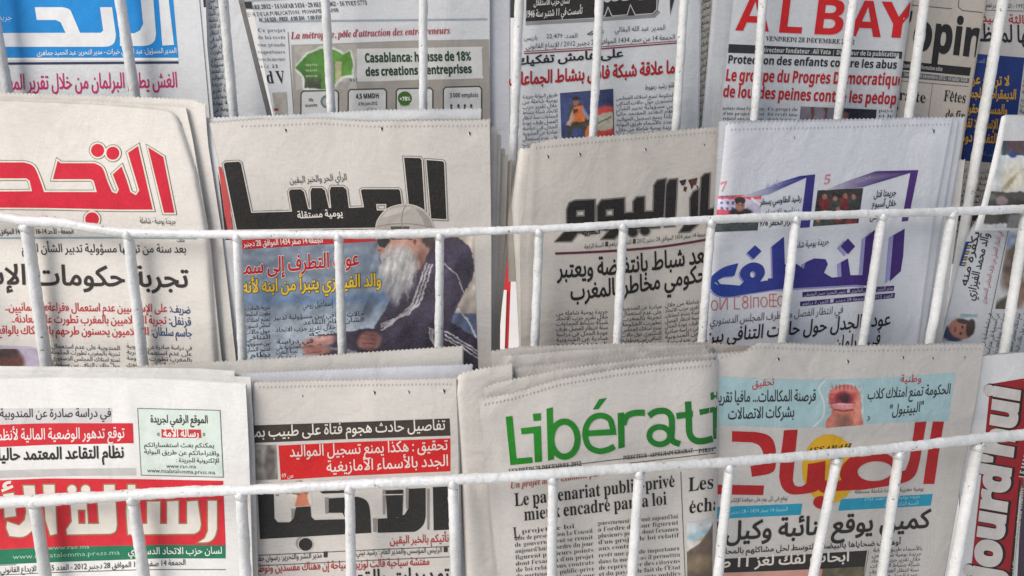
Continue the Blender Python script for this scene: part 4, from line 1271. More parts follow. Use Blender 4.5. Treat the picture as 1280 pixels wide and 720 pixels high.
e = newspaper('newspaper with blue to violet Arabic masthead casting a lilac shadow', (1020, 520, 0), GRP)
pg.sheet('front_page', e); leaves(pg, e, 3, seed=50)
def bv(X, Y):
    t = np.clip((X - 895) / 190, 0, 1)[..., None]
    a = srgb((34, 72, 156)); b = srgb((66, 34, 116))
    return a * (1 - t) + b * t
LI = (152, 154, 196)
shapes = [([(1117, 294), (1131, 286), (1129, 320), (1126, 339), (1112, 352)], []),
          ([(1082, 297), (1094, 287), (1092, 338), (1089, 350), (1084, 357), (1070, 356), (960, 362), (960, 348), (1010, 348), (1004, 338), (1007, 328), (1018, 323), (1032, 324), (1035, 330), (1030, 341), (1040, 347), (1052, 346), (1051, 328), (1060, 323), (1063, 344), (1078, 344)], []),
          ([(1051, 308), (1060, 298), (1069, 308), (1060, 318)], []),
          ([(965, 308), (980, 296), (981, 330)] + sm([(981, 330), (990, 338), (996, 348), (990, 356), (975, 361)])[1:] + [(930, 368)] + sm([(930, 368), (910, 371), (895, 368), (887, 358), (888, 348), (897, 339), (908, 333), (923, 329)])[1:]
           + [(918, 345), (905, 346), (897, 350), (900, 355), (925, 357), (930, 352)] + sm([(930, 352), (925, 343), (930, 333), (942, 328), (953, 332), (956, 342), (950, 352)])[1:] + [(966, 350)], [ell(941, 343, 3.4, 4.2)]),
          ([(934, 316), (944, 306.5), (952, 314), (942, 324)], [])]
for i, (pts, hl) in enumerate(shapes):
    ox, oy = ((-6, 3), (-5, 2.5), (-5, 2.5), (-2, 1.5), (-2, 1.5))[i]
    pg.poly('masthead', [(x + ox, y + oy) for x, y in pts], LI, 0.6, [[(x + ox, y + oy) for x, y in h] for h in hl]); pg.poly('masthead', pts, bv, 2, hl)
pg.poly('masthead', [(970, 350), (976, 337), (984, 331), (996, 330), (1006, 337), (1011, 350), (1008, 356), (974, 358)], bv, 3, [[(977, 346), (983, 338), (988, 338), (986, 346)]])
# violet corner banners
pg.poly('colour_band', sm([(925, 246), (950, 238), (975, 228), (1000, 220)], 4) + [(1019, 218), (1012, 284), (1000, 285), (1008, 222), (985, 232), (960, 243), (940, 246)], lambda X, Y: srgb((206, 209, 217)) * (1 - np.clip((X - 926) / 60, 0.12, 1)[..., None]) + bv(X, Y) * np.clip((X - 926) / 60, 0.12, 1)[..., None], 1)
pg.poly('colour_band', [(1030, 238), (1060, 226), (1095, 214), (1148, 212.5), (1135, 276), (1127, 277), (1138, 216), (1105, 226), (1078, 234)], lambda X, Y: srgb((206, 209, 217)) * (1 - np.clip((X - 1028) / 60, 0.12, 1)[..., None]) + srgb((82, 48, 122)) * np.clip((X - 1028) / 60, 0.12, 1)[..., None], 1)
pg.T('small_print', 'رياضة', 957, 236, 978, 229, 10, (170, 180, 210), layer=3); pg.T('small_print', 'مجتمع', 1068, 230, 1088, 223, 10, (176, 160, 204), layer=3)
pg.T('small_print', '7', 899, 240, 908, 238, 17, (206, 130, 140), 'serif'); pg.T('small_print', '5', 1029, 231, 1038, 229, 17, (206, 130, 140), 'serif')
def studio(X, Y):
    im = base(X, (196, 190, 210)); im = mc(im, (Y < 249).astype(float) * (X < 952), (208, 84, 84)); im = mc(im, (X < 918).astype(float) * (np.sin(X * 0.9) > 0) * (np.sin(Y * 0.8) > 0), (94, 92, 150))
    im = mc(im, (X < 918).astype(float) * (Y > 262), (196, 80, 96)); im = mc(im, EM(X, Y, 926, 266, 14, 6, 0, 0.3), (34, 30, 38))
    im = mc(im, EM(X, Y, 925, 256, 6, 8.5), (156, 108, 92)); im = mc(im, EM(X, Y, 925, 251, 7, 5), (38, 32, 34)); im = mc(im, EM(X, Y, 925, 258, 4.6, 5), (160, 112, 94))
    for x_ in (923, 927.5): im = mc(im, EM(X, Y, x_, 256.3, 1.0, 0.8), (40, 30, 30))
    im = mc(im, LM(X, Y, [(940, 248), (952, 258)], 2), (222, 222, 230))
    return mc(im, (Y > 272).astype(float), (52, 62, 66)) + vn(X, Y, 4)[..., None] * 10
pg.photo('photograph', [(896, 245), (952, 243), (947, 288), (892, 290)], studio, 1.1)
def crowd(X, Y):
    im = base(X, (40, 36, 36)); k = 0
    for x_, y_ in ((1031, 246), (1044, 248), (1057, 245), (1067, 246), (1048, 262), (1036, 268), (1064, 270), (1022, 274)):
        im = mc(im, EM(X, Y, x_, y_ + 8, 7, 9, 0, 0.4), (116, 30, 36) if k % 2 == 0 else (52, 60, 58)); im = mc(im, EM(X, Y, x_, y_, 2.8, 3.6, 0, 0.3), (150, 106, 88)); k += 1
    return im + vn(X, Y, 3)[..., None] * 14
pg.photo('photograph', [(1022, 238), (1079, 235), (1073, 279), (1016, 283)], crowd, 1.1)
K = (60, 60, 72)
pg.T('small_print', 'رشيد الطاوسي يسطر', 950, 256, 1002, 251, 11, K, bold=0.02); pg.T('small_print', 'برنامج الإعداد', 955, 268, 999, 265, 9, (110, 110, 124))
pg.T('small_print', 'قرار الحظر 1976', 945, 283, 991, 280, 11, K, bold=0.02)
pg.T('small_print', 'جريمتا قتل', 1092, 247, 1120, 244, 12, K, bold=0.02); pg.T('small_print', 'خلال أسبوع', 1090, 259, 1120, 257, 11, K, bold=0.02); pg.T('small_print', 'بفاس', 1087, 275, 1104, 273, 11, K, bold=0.02)
pg.T('small_print', 'جريدة يومية شاملة', 990, 311, 1036, 305, 11, (52, 48, 80), bold=0.01)
TC = (196, 122, 112)
def tif(kind, x, y, w, h):
    if kind == 'o': pg.line('masthead', ell(x + w / 2, y - h * .42, w / 2, h * .40, n=16), 1.3, TC, 2, True)
    elif kind == 'N': pg.line('masthead', [(x, y), (x, y - h), ], 1.3, TC); pg.line('masthead', [(x + .8, y), (x + w - .8, y - h)], 1.3, TC, 2.3); pg.line('masthead', [(x + w, y), (x + w, y - h)], 1.3, TC)
    elif kind == '[': pg.line('masthead', [(x + w, y - h), (x, y - h), (x, y), (x + w, y)], 1.3, TC)
    elif kind == '8': pg.line('masthead', ell(x + w / 2, y - h * .25, w / 2, h * .25, n=14), 1.3, TC, 2, True); pg.line('masthead', ell(x + w / 2, y - h * .77, w / 2.2, h * .22, n=14), 1.3, TC, 2.2, True)
    elif kind == 'I': pg.line('masthead', [(x, y + 1), (x, y - h)], 1.3, TC)
    elif kind == 'h': pg.line('masthead', [(x, y), (x, y - h * .8), (x + w, y - h * .8), (x + w, y)], 1.3, TC)
    elif kind == 'E': pg.line('masthead', [(x + w, y - h), (x, y - h), (x, y), (x + w, y)], 1.3, TC); pg.line('masthead', [(x, y - h / 2), (x + w, y - h / 2)], 1.3, TC, 2.3); pg.line('masthead', [(x + w / 2, y + 1), (x + w / 2, y - h - 1)], 1.0, TC, 2.6)
for k_, x_, w_ in (('o', 889, 8), ('N', 900, 9), ('[', 918, 7), ('8', 928, 7), ('I', 938.5, 0), ('h', 942, 6), ('o', 951, 8), ('E', 962, 9), ('o', 972, 7)):
    tif(k_, x_, 388 - (x_ - 889) * 0.07, w_, 15)
pg.poly('colour_band', [(1003, 365), (1118, 357), (1117, 363.5), (1003, 371.5)], (62, 40, 104), 1); pg.poly('colour_band', [(1000, 377), (1119, 366), (1118, 372.5), (1000, 383)], (62, 40, 104), 1)
pg.T('small_print', 'مدير النشر: مصطفى المانوزي ■ رئيس التحرير: حسن اليوسفي', 1005, 370, 1116, 362, 6.6, (190, 186, 210), layer=3); pg.T('small_print', 'العدد 2012 ■ الجمعة 28 دجنبر ■ الثمن 3 دراهم', 1003, 381.5, 1116, 371.5, 6.4, (190, 186, 210), layer=3)
pg.T('headline', 'في انتظار الفصل من طرف المجلس الدستوري', 887, 406, 1054, 391, 13.5, (84, 84, 92))
pg.T('headline', 'عودة الجدل حول حالات التنافي بين', 881, 429, 1113, 406, 24, (34, 34, 42), bold=0.016)
pg.T('headline', 'في البرلمان', 1042, 437, 1100, 430, 24, (34, 34, 42), bold=0.016)
pg.perforation([(912, 162), (1050, 159), (1188, 155)], 56, (172, 174, 182))
pg.tears('pin_tear', [(993, 172, 0.7), (1167, 164, 1.3)], (120, 122, 128))
pg.flush(e)

# --- magazine in a plastic sleeve and the folded paper under it
pg = Page([(1225, 270), (1207, 300), (1175, 430), (1160, 520)], [(1420, 270), (1420, 520)], [(1225, 272), (1420, 276)], 520, 0.020, 'cool', 0.7, 65)
e = newspaper('folded newspaper turned on its side, Arabic rows running down beside a small portrait', (1230, 520, 0.02), GRP)
pg.sheet('front_page', e); leaves(pg, e, 2, seed=65, edge=2)
K = (56, 60, 66)
def dn(x, y, L, k=-0.22): return (x, y, x + L * k, y + L)
def V_(part, text, x, y, L, h, col, bold=0.0, k=-0.24, style='ar'):   # rows read downwards along the slanting sheet
    pg.T(part, text, x + L * k, y + L, x, y, h, col, style, bold, 2, up=(-0.97, -0.24))
V_('headline', 'والد محمد الفيزازي', 1237, 292, 84, 14, K, 0.02)
V_('headline', 'يكفره منه', 1225, 290, 68, 13, K, 0.02)
V_('small_print', 'في انتظار الفصل من طرف المجلس الدستوري', 1253, 290, 90, 9, (186, 110, 124))
pg.poly('colour_band', [(1207, 302), (1215, 302), (1206, 333), (1199, 332)], (44, 70, 128), 1)
for i in range(9): pg.poly('illustration', [(1211 - i * 1.2, 304 + i * 3.6), (1217 - i * 1.2, 304 + i * 3.6), (1216 - i * 1.2, 306 + i * 3.6), (1210 - i * 1.2, 306 + i * 3.6)], (190, 170, 80) if i % 2 else (210, 214, 220), 2)
pg.poly('colour_band', [(1201, 392), (1222, 393), (1221, 397), (1200, 396)], (160, 186, 190), 1)
def portrait(X, Y):
    im = base(X, (196, 200, 204)); im = mc(im, EM(X, Y, 1190, 418, 14, 9, 20, 0.4), (44, 50, 84)); im = mc(im, EM(X, Y, 1202, 411, 16, 12.5, 12, 0.12), (168, 114, 96)); im = mc(im, EM(X, Y, 1213, 410, 5.5, 11, 12, 0.3), (60, 46, 44))
    im = mc(im, EM(X, Y, 1205, 402, 9, 3, 12, 0.4), (66, 50, 46)); im = mc(im, EM(X, Y, 1203, 409, 1.6, 2), (60, 40, 38)); im = mc(im, EM(X, Y, 1201, 417, 1.6, 2), (60, 40, 38)); im = mc(im, EM(X, Y, 1194, 412, 1.5, 3.5, 12), (120, 66, 62))
    return im
pg.photo('photograph', [(1186, 396), (1222, 397), (1216, 428), (1178, 426)], portrait, 1.0)
pg.line('rule_line', [(1262, 280), (1232, 424)], 0.9, (120, 122, 124))
def brownpix(X, Y):
    im = base(X, (206, 208, 210)); im = mc(im, EM(X, Y, 1268, 330, 14, 34, 14, 0.5), (104, 88, 78)); im = mc(im, EM(X, Y, 1258, 382, 20, 10, -30, 0.5), (84, 78, 66)); im = mc(im, EM(X, Y, 1276, 365, 10, 18, 0, 0.6), (136, 104, 88))
    im = mc(im, EM(X, Y, 1262, 300, 8, 10, 0, 0.6), (150, 168, 196)); return im + vn(X, Y, 7)[..., None] * 22
pg.photo('photograph', [(1262, 286), (1330, 288), (1320, 388), (1244, 386)], brownpix, 1.6)
for k in range(7): V_('article_text', ' '.join(AR_WORDS[k * 3:k * 3 + 5]), 1240 + k * 9, 392, 60, 8, (70, 74, 78))
pg.flush(e)

pg = Page([(1253, 145), (1246, 180), (1232, 240), (1216, 300), (1212, 330)], [(1420, 145), (1420, 330)], [(1253, 147), (1257, 145), (1420, 146)], 330, 0.008, 'gloss', 0.7, 70, curl_l=10, step=2.4, creases=[(1256, 150, 1240, 260, 3, -1.2), (1248, 200, 1238, 235, 2.4, -1.0)])
pg.bottom = 288
e = newspaper('glossy white magazine with dark colour pictures, bent spine standing beside the rods', (1290, 288, 0.008), None, 'magazine', 'magazine')
pg.sheet('front_page', e); leaves(pg, e, 3, seed=70)
def mag(X, Y):
    im = base(X, (208, 212, 214)); im = mc(im, (Y < 194).astype(float) * np.clip((X - 1250) / 4, 0, 1), (64, 76, 90)); im = mc(im, EM(X, Y, 1270, 180, 12, 12, 0, 0.6), (92, 70, 78)); im = mc(im, EM(X, Y, 1266, 193, 5, 4, 0, 0.6), (50, 66, 130))
    im = mc(im, EM(X, Y, 1246, 190, 3, 14, 12, 0.4), (60, 60, 60)); im = mc(im, EM(X, Y, 1268, 222, 16, 20, 30, 0.7) * 0.7, (230, 222, 196)); im = mc(im, EM(X, Y, 1262, 228, 3, 14, 40, 0.7) * 0.6, (150, 130, 90))
    im = mc(im, PM(X, Y, [(1232, 240), (1330, 240), (1330, 276), (1222, 280)]), (62, 60, 56)); im = mc(im, EM(X, Y, 1252, 251, 8, 6, 0, 0.5), (150, 130, 134)); im = mc(im, EM(X, Y, 1240, 246, 5, 4, 0, 0.4), (96, 112, 100)); im = mc(im, PM(X, Y, [(1262, 268), (1330, 268), (1330, 285), (1258, 286)]), (110, 110, 116))
    return im + vn(X, Y, 4, 7)[..., None] * 9
pg.photo('photograph', [(1254, 176), (1380, 176), (1380, 285), (1228, 285)], mag, 1.2, mat=INK_GLOSS)
pg.flush(e, mat=INK_GLOSS)

# ================================================================ lower tier papers
# --- white lettering on a red block with green strip
ghost_copy('back copy behind the red block paper, a white edge ending short of the next pile', [(-80, 445), (-80, 780)], [(293, 461), (300, 780)], [(-80, 457), (0, 459), (110, 460), (250, 462), (293, 465)], 780, -0.066, 'white', 81, GRP, teeth=0, nleaf=2)
ghost_copy('middle copy behind the red block paper, a white edge just above its top', [(-80, 450), (-80, 780)], [(313, 471), (318, 560), (324, 780)], [(-80, 464), (0, 465), (110, 466), (200, 468), (313, 472)], 780, -0.074, 'white', 82, GRP, teeth=0, nleaf=4)
pg = Page([(-80, 460), (-80, 780)], [(307, 481), (311, 560), (316, 720), (317, 780)], [(-80, 475), (0, 474), (100, 472), (200, 474), (307, 480)], 780, -0.084, 'white', 0.9, 80, creases=[(140, 480, 150, 700, 14, 0.5)])
e = newspaper('newspaper with white Arabic lettering on a red block over a green strip', (100, 780, -0.084), GRP)
pg.sheet('front_page', e); leaves(pg, e, 3, seed=80)
K = (66, 64, 62)
pg.poly('colour_band', [(-70, 511), (140, 510), (139, 528), (-70, 531)], (206, 206, 206), 0)
pg.T('headline', 'في دراسة صادرة عن المندوبية السامية للتخطيط', -84, 522, 139, 521, 15, K, bold=0.01)
pg.poly('colour_band', [(-70, 533), (60, 529), (166, 529), (167, 554), (60, 556), (-70, 562)], (208, 48, 62), 0)
pg.T('headline', 'توقع تدهور الوضعية المالية لأنظمة التقاعد', -46, 551, 156, 547, 19, (232, 222, 220), bold=0.014)
pg.T('headline', 'نظام التقاعد المعتمد حاليا ينبئ', -34, 576, 155, 572, 21, (52, 50, 50), bold=0.026)
pg.poly('colour_band', [(-70, 590), (80, 586), (170, 585), (170, 594), (80, 595), (-70, 600)], (196, 196, 194), 0)
bx = [(172, 510.5), (275, 513), (279, 596.5), (176.5, 594)]
pg.poly('colour_band', bx, (214, 226, 218), 0); pg.line('rule_line', bx, 0.9, (110, 122, 116), 1, True)
pg.T('subheading', 'الموقع الرقمي لجريدة', 188, 528, 260, 529, 13.5, K, bold=0.02)
pg.poly('colour_band', [(201.5, 536.5), (251, 537), (252, 547.5), (202, 547)], (204, 66, 72), 1)
pg.T('subheading', 'رسالة الأمة', 204, 545.5, 249, 546, 13, (236, 230, 226), bold=0.03, layer=3); pg.T('small_print', '«', 253, 545, 257, 545, 9, K); pg.T('small_print', '»', 196, 545, 200, 545, 9, K)
pg.T('small_print', 'يمكنكم بعث استفساراتكم', 180, 558.5, 268, 559.5, 8, (84, 88, 88), bold=0.01); pg.T('small_print', 'واقتراحاتكم عن طريق البوابة', 180, 567, 274, 569.5, 8, (84, 88, 88), bold=0.01)
pg.T('small_print', 'الإلكترونية للجريدة :', 220, 577.5, 274, 578.5, 8, (84, 88, 88), bold=0.01)
pg.T('small_print', 'www.rao.ma', 208, 585, 245, 585.5, 7.5, (90, 94, 98), 'sans'); pg.T('small_print', 'www.risalatalomma.press.ma', 184, 590.5, 269, 593, 7.5, (90, 94, 98), 'sans')
pg.poly('colour_band', [(-70, 603), (60, 598), (180, 599), (279, 601), (282, 681.5), (200, 681), (60, 684), (-70, 690)], (212, 50, 66), 0)
pg.poly('colour_band', [(-70, 690), (60, 684), (200, 681), (282, 681.5), (282, 698), (200, 698), (60, 703), (-70, 709)], (38, 128, 98), 0)
WH = (226, 222, 214); WO = [(3.4, (168, 128, 92))]
pg.outlined('masthead', [(260, 626), (271, 626), (271, 661)] + sm([(271, 661), (268, 671), (261, 677), (248, 678)])[1:] + [(256, 673), (260, 664)], WH, WO, 2)
pg.outlined('masthead', [(160, 606), (169, 606), (171, 655), (184, 655), (184, 627), (200, 627), (200, 655), (209, 655), (209, 627), (223, 626), (223, 655), (234, 655), (234, 627), (247, 626), (251, 655)] + sm([(251, 655), (249, 663), (243, 667)])[1:] + [(160, 668), (158, 640)], WH, WO, 2)
pg.outlined('masthead', [(130, 606), (143, 606), (146, 656)] + sm([(146, 656), (144, 664), (138, 667)])[1:] + [(84, 668), (83, 662), (90, 652), (88, 627), (108, 627), (110, 655), (124, 655), (122, 627), (130, 627)], WH, WO, 2, holes=[[(97, 637), (107, 637), (107, 655), (98, 655)]])
pg.outlined('masthead', [(54, 606), (68, 606), (71, 667), (63, 669), (57, 650)], WH, WO, 2)
pg.outlined('masthead', [(29, 607), (43, 607), (46, 640)] + sm([(46, 640), (44, 655), (38, 665), (28, 671), (12, 670)])[1:] + [(8, 660), (9, 652), (24, 657), (31, 650), (33, 640)], WH, WO, 2)
pg.outlined('masthead', [(4, 618), (17, 616), (20, 645), (6, 647)], WH, WO, 2)
pg.T('masthead', 'ء', 2, 613, 17, 610, 26, WH, bold=0.03)
for (x, y) in ((90, 612), (107, 612)): pg.outlined('masthead', ell(x, y, 5.6, 5.6), WH, WO, 2)
pg.T('small_print', 'لسان حزب الاتحاد الدستوري', 160, 693, 278, 692, 12, (226, 232, 226), bold=0.015)
pg.T('small_print', 'www.rao.ma', 60, 687.5, 112, 685.5, 7.5, (170, 206, 186), 'sans'); pg.T('small_print', 'www.risalatalomma.press.ma', 16, 699, 150, 693, 8.5, (170, 206, 186), 'sans')
pg.T('small_print', 'الجمعة 14 صفر 1434 الموافق 28 دجنبر 2012 - العدد 8555 - الإيداع القانوني', 0, 716, 232, 706, 10, K, bold=0.005)
pg.line('rule_line', [(-70, 722), (60, 716), (180, 712), (282, 712)], 0.9, (100, 98, 96), 1); pg.line('rule_line', [(-70, 709), (20, 706)], 0.8, (100, 98, 96), 1)
pg.flush(e)

# --- black masthead with the dark band and red block
ghost_copy('back copy in the pile left of the French green title, pale sawtooth strip high above', [(170, 455), (240, 780)], [(578, 433), (580, 780)], [(170, 458), (300, 451), (400, 445), (500, 438), (578, 433)], 780, -0.052, 'grey', 91, GRP, marks=[(330, 457, .7), (390, 461, .8), (474, 454, .8), (514, 452, .8), (554, 449, 1.0)])[0]
ghost_copy('middle copy in the pile above the dark band paper, bluish shaded strip', [(250, 464), (260, 780)], [(590, 456), (590, 780)], [(250, 470), (400, 463), (520, 458), (590, 456)], 780, -0.060, 'bluish', 92, GRP)
pg = Page([(318, 478), (322, 780)], [(570, 473), (573, 560), (574, 640), (575, 780)], [(318, 478), (400, 476), (470, 475), (570, 473)], 780, -0.070, 'beige', 0.9, 90, teeth=1.0, step=2.6)
e = newspaper('newspaper with a dark band and red block above its black Arabic masthead', (440, 780, -0.07), GRP)
pg.sheet('front_page', e); leaves(pg, e, 3, seed=90, edge=2.5)
pg.poly('colour_band', [(310, 532), (430, 528), (562, 523), (563, 544.5), (430, 549), (310, 554)], (70, 62, 56), 0)
pg.T('headline', 'تفاصيل حادث هجوم فتاة على طبيب بمركز', 300, 547, 557, 537, 19, (220, 214, 206), bold=0.012)
pg.poly('colour_band', [(348, 557), (430, 553), (563, 548), (563, 589), (430, 595), (351, 600)], (206, 36, 40), 0)
pg.T('subheading', 'تحقيق : هكذا يمنع تسجيل المواليد', 362, 571, 560, 562, 19.5, (228, 214, 208), bold=0.012)
pg.T('subheading', 'الجدد بالأسماء الأمازيغية', 408, 590, 561, 582, 19.5, (228, 214, 208), bold=0.012)
pg.T('small_print', 'ص 09', 352, 597, 367, 597, 8, (226, 200, 196), bold=0.02)
pg.photo('photograph', [(312, 557), (345, 556), (347, 599), (312, 601)], lambda X, Y: mc(base(X, (148, 144, 138)), EM(X, Y, 338, 578, 7, 20, 0, 0.6), (92, 88, 86)) + (vn(X, Y, 6, 4)[..., None] * 22), 1.3)
MB = (50, 50, 50)
for x0, x1, y0, y1 in ((406, 411, 622, 642), (533.5, 537, 611, 662), (478, 482, 612, 643), (466, 471, 648, 665), (507, 511, 610, 636), (364, 369, 636, 651), (344, 349, 612, 620)):
    pg.poly('masthead', [(x0, y0), (x1, y0), (x1 - .5, y1), (x0 + .5, y1)], (150, 146, 142), 1)
pg.poly('masthead', [(541, 609), (561, 608), (562, 662), (542, 663)], MB)
pg.poly('masthead', [(510, 611), (532, 610), (532, 646)] + sm([(532, 646), (529, 656), (520, 664), (510, 665)])[1:] + [(472, 666), (472, 648.5), (498, 647), (506, 643), (510, 636)], MB)
pg.poly('masthead', [(482, 613), (504, 612), (503, 646), (484, 648)], MB, 1.6)
pg.poly('masthead', [(411, 623), (447, 621)] + sm([(447, 621), (457, 625), (462, 636), (464, 666)])[1:] + [(325, 674), (322, 614), (342, 613), (343, 648), (347, 653), (362, 653), (367, 648), (370, 634), (388, 633), (389, 646), (393, 650), (432, 649), (428, 641), (411, 641)], MB)
pg.line('masthead', [(478, 618.5), (504, 618)], 1.4, (200, 196, 190), 3)
pg.poly('masthead', ell(378.5, 679, 9, 9), (160, 156, 150), 1); pg.outlined('masthead', ell(382, 680.5, 8.6, 8), MB, [(2.2, (206, 200, 194))], 2.4)
pg.poly('masthead', [(399, 614), (432, 612), (430, 616), (403, 617)], MB, 1)
def hand(X, Y):
    im = base(X, (206, 198, 188)); im = mc(im, PM(X, Y, [(372, 612), (384, 610), (384, 622), (388, 632), (368, 634), (371, 622)]), (196, 120, 90)); im = mc(im, LM(X, Y, [(350, 620), (362, 616), (374, 618)], 1.6), (80, 70, 66))
    im = mc(im, LM(X, Y, [(368, 606), (376, 602), (383, 606)], 3), (66, 50, 48)); im = mc(im, EM(X, Y, 383, 614, 3, 4), (170, 92, 72)); return im
pg.photo('illustration', [(349, 602), (390, 600), (389.5, 632), (368, 633)], hand, 0.9, 0.4)
pg.T('subheading', 'نأتيكم بالخبر اليقين', 487, 680, 561, 677, 14, (176, 52, 48), bold=0.012)
pg.line('rule_line', [(310, 695), (430, 689), (563, 683)], 0.9, (96, 92, 90), 1); pg.line('rule_line', [(310, 708), (430, 702), (563, 696)], 0.9, (96, 92, 90), 1)
pg.T('small_print', '■ الرئيس المؤسس والمدير العام : رشيد نيني', 445, 694, 560, 690, 10, K, bold=0.005); pg.T('small_print', '■ مدير النشر والتحرير: رضوان حفياني', 312, 702, 410, 696.5, 10, K, bold=0.005)
pg.T('headline', 'مفتشة سياحية قالت لوزير السياحة إن «هناك مفسدين وتوظيفات»', 300, 716, 537, 706, 14, (176, 52, 48), bold=0.012)
pg.T('headline', 'تهديدات بالقتل', 430, 733, 562, 728, 28, (46, 44, 44), bold=0.016)
pg.perforation([(322, 484), (470, 481), (566, 480)], 50, (178, 176, 176))
pg.tears('pin_tear', [(378, 495, .6), (468, 491, 1.1), (511, 490, .8), (555, 489, 1.2)])
pg.flush(e)

# --- French paper with the green title: folded pile
G1 = 'newspapers standing in the wire rack'
ghost_copy('rearmost sheet bundle of the green title pile, dotted rolled top edge', [(615, 440), (620, 780)], [(884, 430), (886, 780)], [(615, 440), (650, 435), (760, 431), (884, 429)], 780, -0.054, 'grey', 101, G1)
ghost_copy('rolled copy under the rearmost one of the green title pile with torn crumpled left corner', [(632, 441), (612, 470), (620, 780)], [(889, 433), (892, 780)], [(632, 445), (660, 443), (700, 439), (800, 433), (889, 431)], 780, -0.060, 'beige', 102, G1, creases=[(640, 445, 632, 470, 4, -1.5), (700, 455, 780, 438, 4, -1.2)], cr=10)
ghost_copy('third copy of the green title pile with sawtooth edge and folded left corner', [(621, 462), (626, 560), (636, 780)], [(893, 441), (896, 780)], [(621, 462), (690, 456), (740, 448), (800, 440), (893, 436)], 780, -0.068, 'beige', 103, G1, teeth=1.3, creases=[(640, 470, 700, 455, 5, 1.0), (628, 476, 636, 462, 3, -1.0)], cr=12)
pg = Page([(572, 470), (568, 492), (571, 520), (577, 600), (586, 780)], [(640, 458), (650, 780)], [(572, 472), (578, 466), (600, 461), (640, 455)], 780, -0.072, 'beige', 1.6, 104, teeth=1.2, step=2.6, curl_l=10, creases=[(595, 600, 610, 700, 9, 1.6), (585, 470, 610, 468, 5, -1.2)])
e = newspaper('rumpled folded newspaper with a pale blank margin beside the green title pile', (600, 780, -0.072), G1)
pg.sheet('front_page', e); leaves(pg, e, 3, seed=104, edge=2.5)
for i, y in enumerate((655, 670, 684, 692, 700, 709, 718)): pg.T('article_text', 'et de', 614 + i * .6, y, 622 + i * .6, y - 2, 9, (60, 58, 58), 'serif')
pg.flush(e)
ghost_copy('second copy of the green title pile, its edge just above the front one', [(604, 484), (607, 560), (622, 780)], [(897, 446), (897, 780)], [(604, 486), (620, 479), (700, 462), (800, 449), (897, 441)], 780, -0.078, 'beige', 105, G1, teeth=1.2, creases=[(606, 490, 640, 480, 5, -1.2)], cr=14)
pg = Page([(600, 497), (605, 560), (614, 640), (630, 780)], [(898, 449), (897, 560), (894, 780)], [(600, 499), (640, 492), (700, 474), (770, 462), (830, 455), (898, 449)], 780, -0.086, 'beige', 1.0, 100, teeth=1.3, step=2.6, curl_r=26,
          creases=[(606, 520, 640, 500, 8, -0.8), (615, 560, 630, 640, 9, 0.8)])
e = newspaper('French newspaper with large green title above a public-private partnership headline', (760, 780, -0.086), G1)
pg.sheet('front_page', e); leaves(pg, e, 3, seed=100)
def gr(X, Y):
    t = np.clip((X - 620) / 280, 0, 1)[..., None]
    return srgb((34, 142, 32)) * (1 - t) + srgb((16, 118, 48)) * t
M_ = 'masthead'
pg.poly(M_, [(632, 521), (640.5, 520), (645.5, 573), (665, 571.5), (666, 578.5), (638, 581.5)], gr)
pg.poly(M_, [(666, 517.5), (676, 516.5), (676.3, 525.5), (667, 526.5)], gr); pg.poly(M_, [(651, 535.5), (676, 532.5), (677.5, 577), (668.5, 578), (667, 541.5), (652, 543)], gr)
pg.poly(M_, [(683, 511), (691, 509), (692.5, 574), (685, 576)], gr); pg.line(M_, ell(705.5, 549, 16.5, 22, n=30), 7.6, gr, 2, True)
pg.line(M_, [(731, 542)] + [(766.5, 540)] + sm([(766, 536), (762, 524), (751, 519.5), (740, 523), (733, 533), (731.5, 545), (736, 558), (748, 564), (760, 562), (768, 558)], 5), 7.2, gr, 2)
pg.poly(M_, [(741, 512), (749, 499), (758.5, 497.5), (748, 511.5)], gr)
pg.poly(M_, [(772, 516.5), (780, 515.5), (781, 559), (773, 561)], gr); pg.line(M_, sm([(779, 531), (783, 521), (792, 516.5), (806, 516)], 5), 7.6, gr, 2.4)
pg.line(M_, sm([(811, 520), (820, 514.5), (832, 514), (839, 521), (840, 535), (840, 550), (850, 555)], 5), 7.6, gr, 2); pg.line(M_, ell(824.5, 544.5, 13, 11, n=24), 7, gr, 2.4, True)
pg.line(M_, sm([(860, 502), (861, 525), (862, 542), (868, 550), (878, 551.5), (891, 548.5)], 5), 8, gr, 2); pg.poly(M_, [(845, 516.5), (866, 513.5), (866, 521), (846, 524)], gr, 2.6)
pg.poly(M_, [(874, 512), (900, 507), (900, 548), (891.5, 549), (891, 515.5), (875, 519)], gr); pg.poly(M_, [(888, 491), (900, 488.5), (900, 498), (888.5, 500)], gr)
K = (58, 58, 56)
pg.line('rule_line', sm([(640, 590), (700, 583), (800, 571), (897, 560)], 4), 0.9, (90, 90, 88), 1); pg.line('rule_line', sm([(727, 586), (800, 577.5), (897, 566)], 4), 0.9, (90, 90, 88), 1)
pg.T('small_print', 'VENDREDI 28 DECEMBRE 2012', 636, 592, 727, 582, 8.2, K, 'serif'); pg.T('small_print', 'DIRECTEUR : ABDELHADI KHAIRAT', 779, 575, 866, 565.5, 7.6, K, 'serif'); pg.T('small_print', 'DIRECTEUR', 873, 566.5, 912, 562, 7.6, K, 'serif')
pg.T('subheading', 'Un projet de loi examiné par le Conseil', 638, 611, 792, 589, 12, (166, 76, 60), 'italic')
pg.T('headline', 'Le partenariat public-privé', 643, 633, 844, 608.5, 23.5, (40, 40, 40), 'serif'); pg.T('headline', 'mieux encadré par la loi', 655, 651, 834, 630.5, 23.5, (40, 40, 40), 'serif')
pg.line('rule_line', [(851, 590), (853, 640), (859, 780)], 0.9, (90, 90, 88), 1)
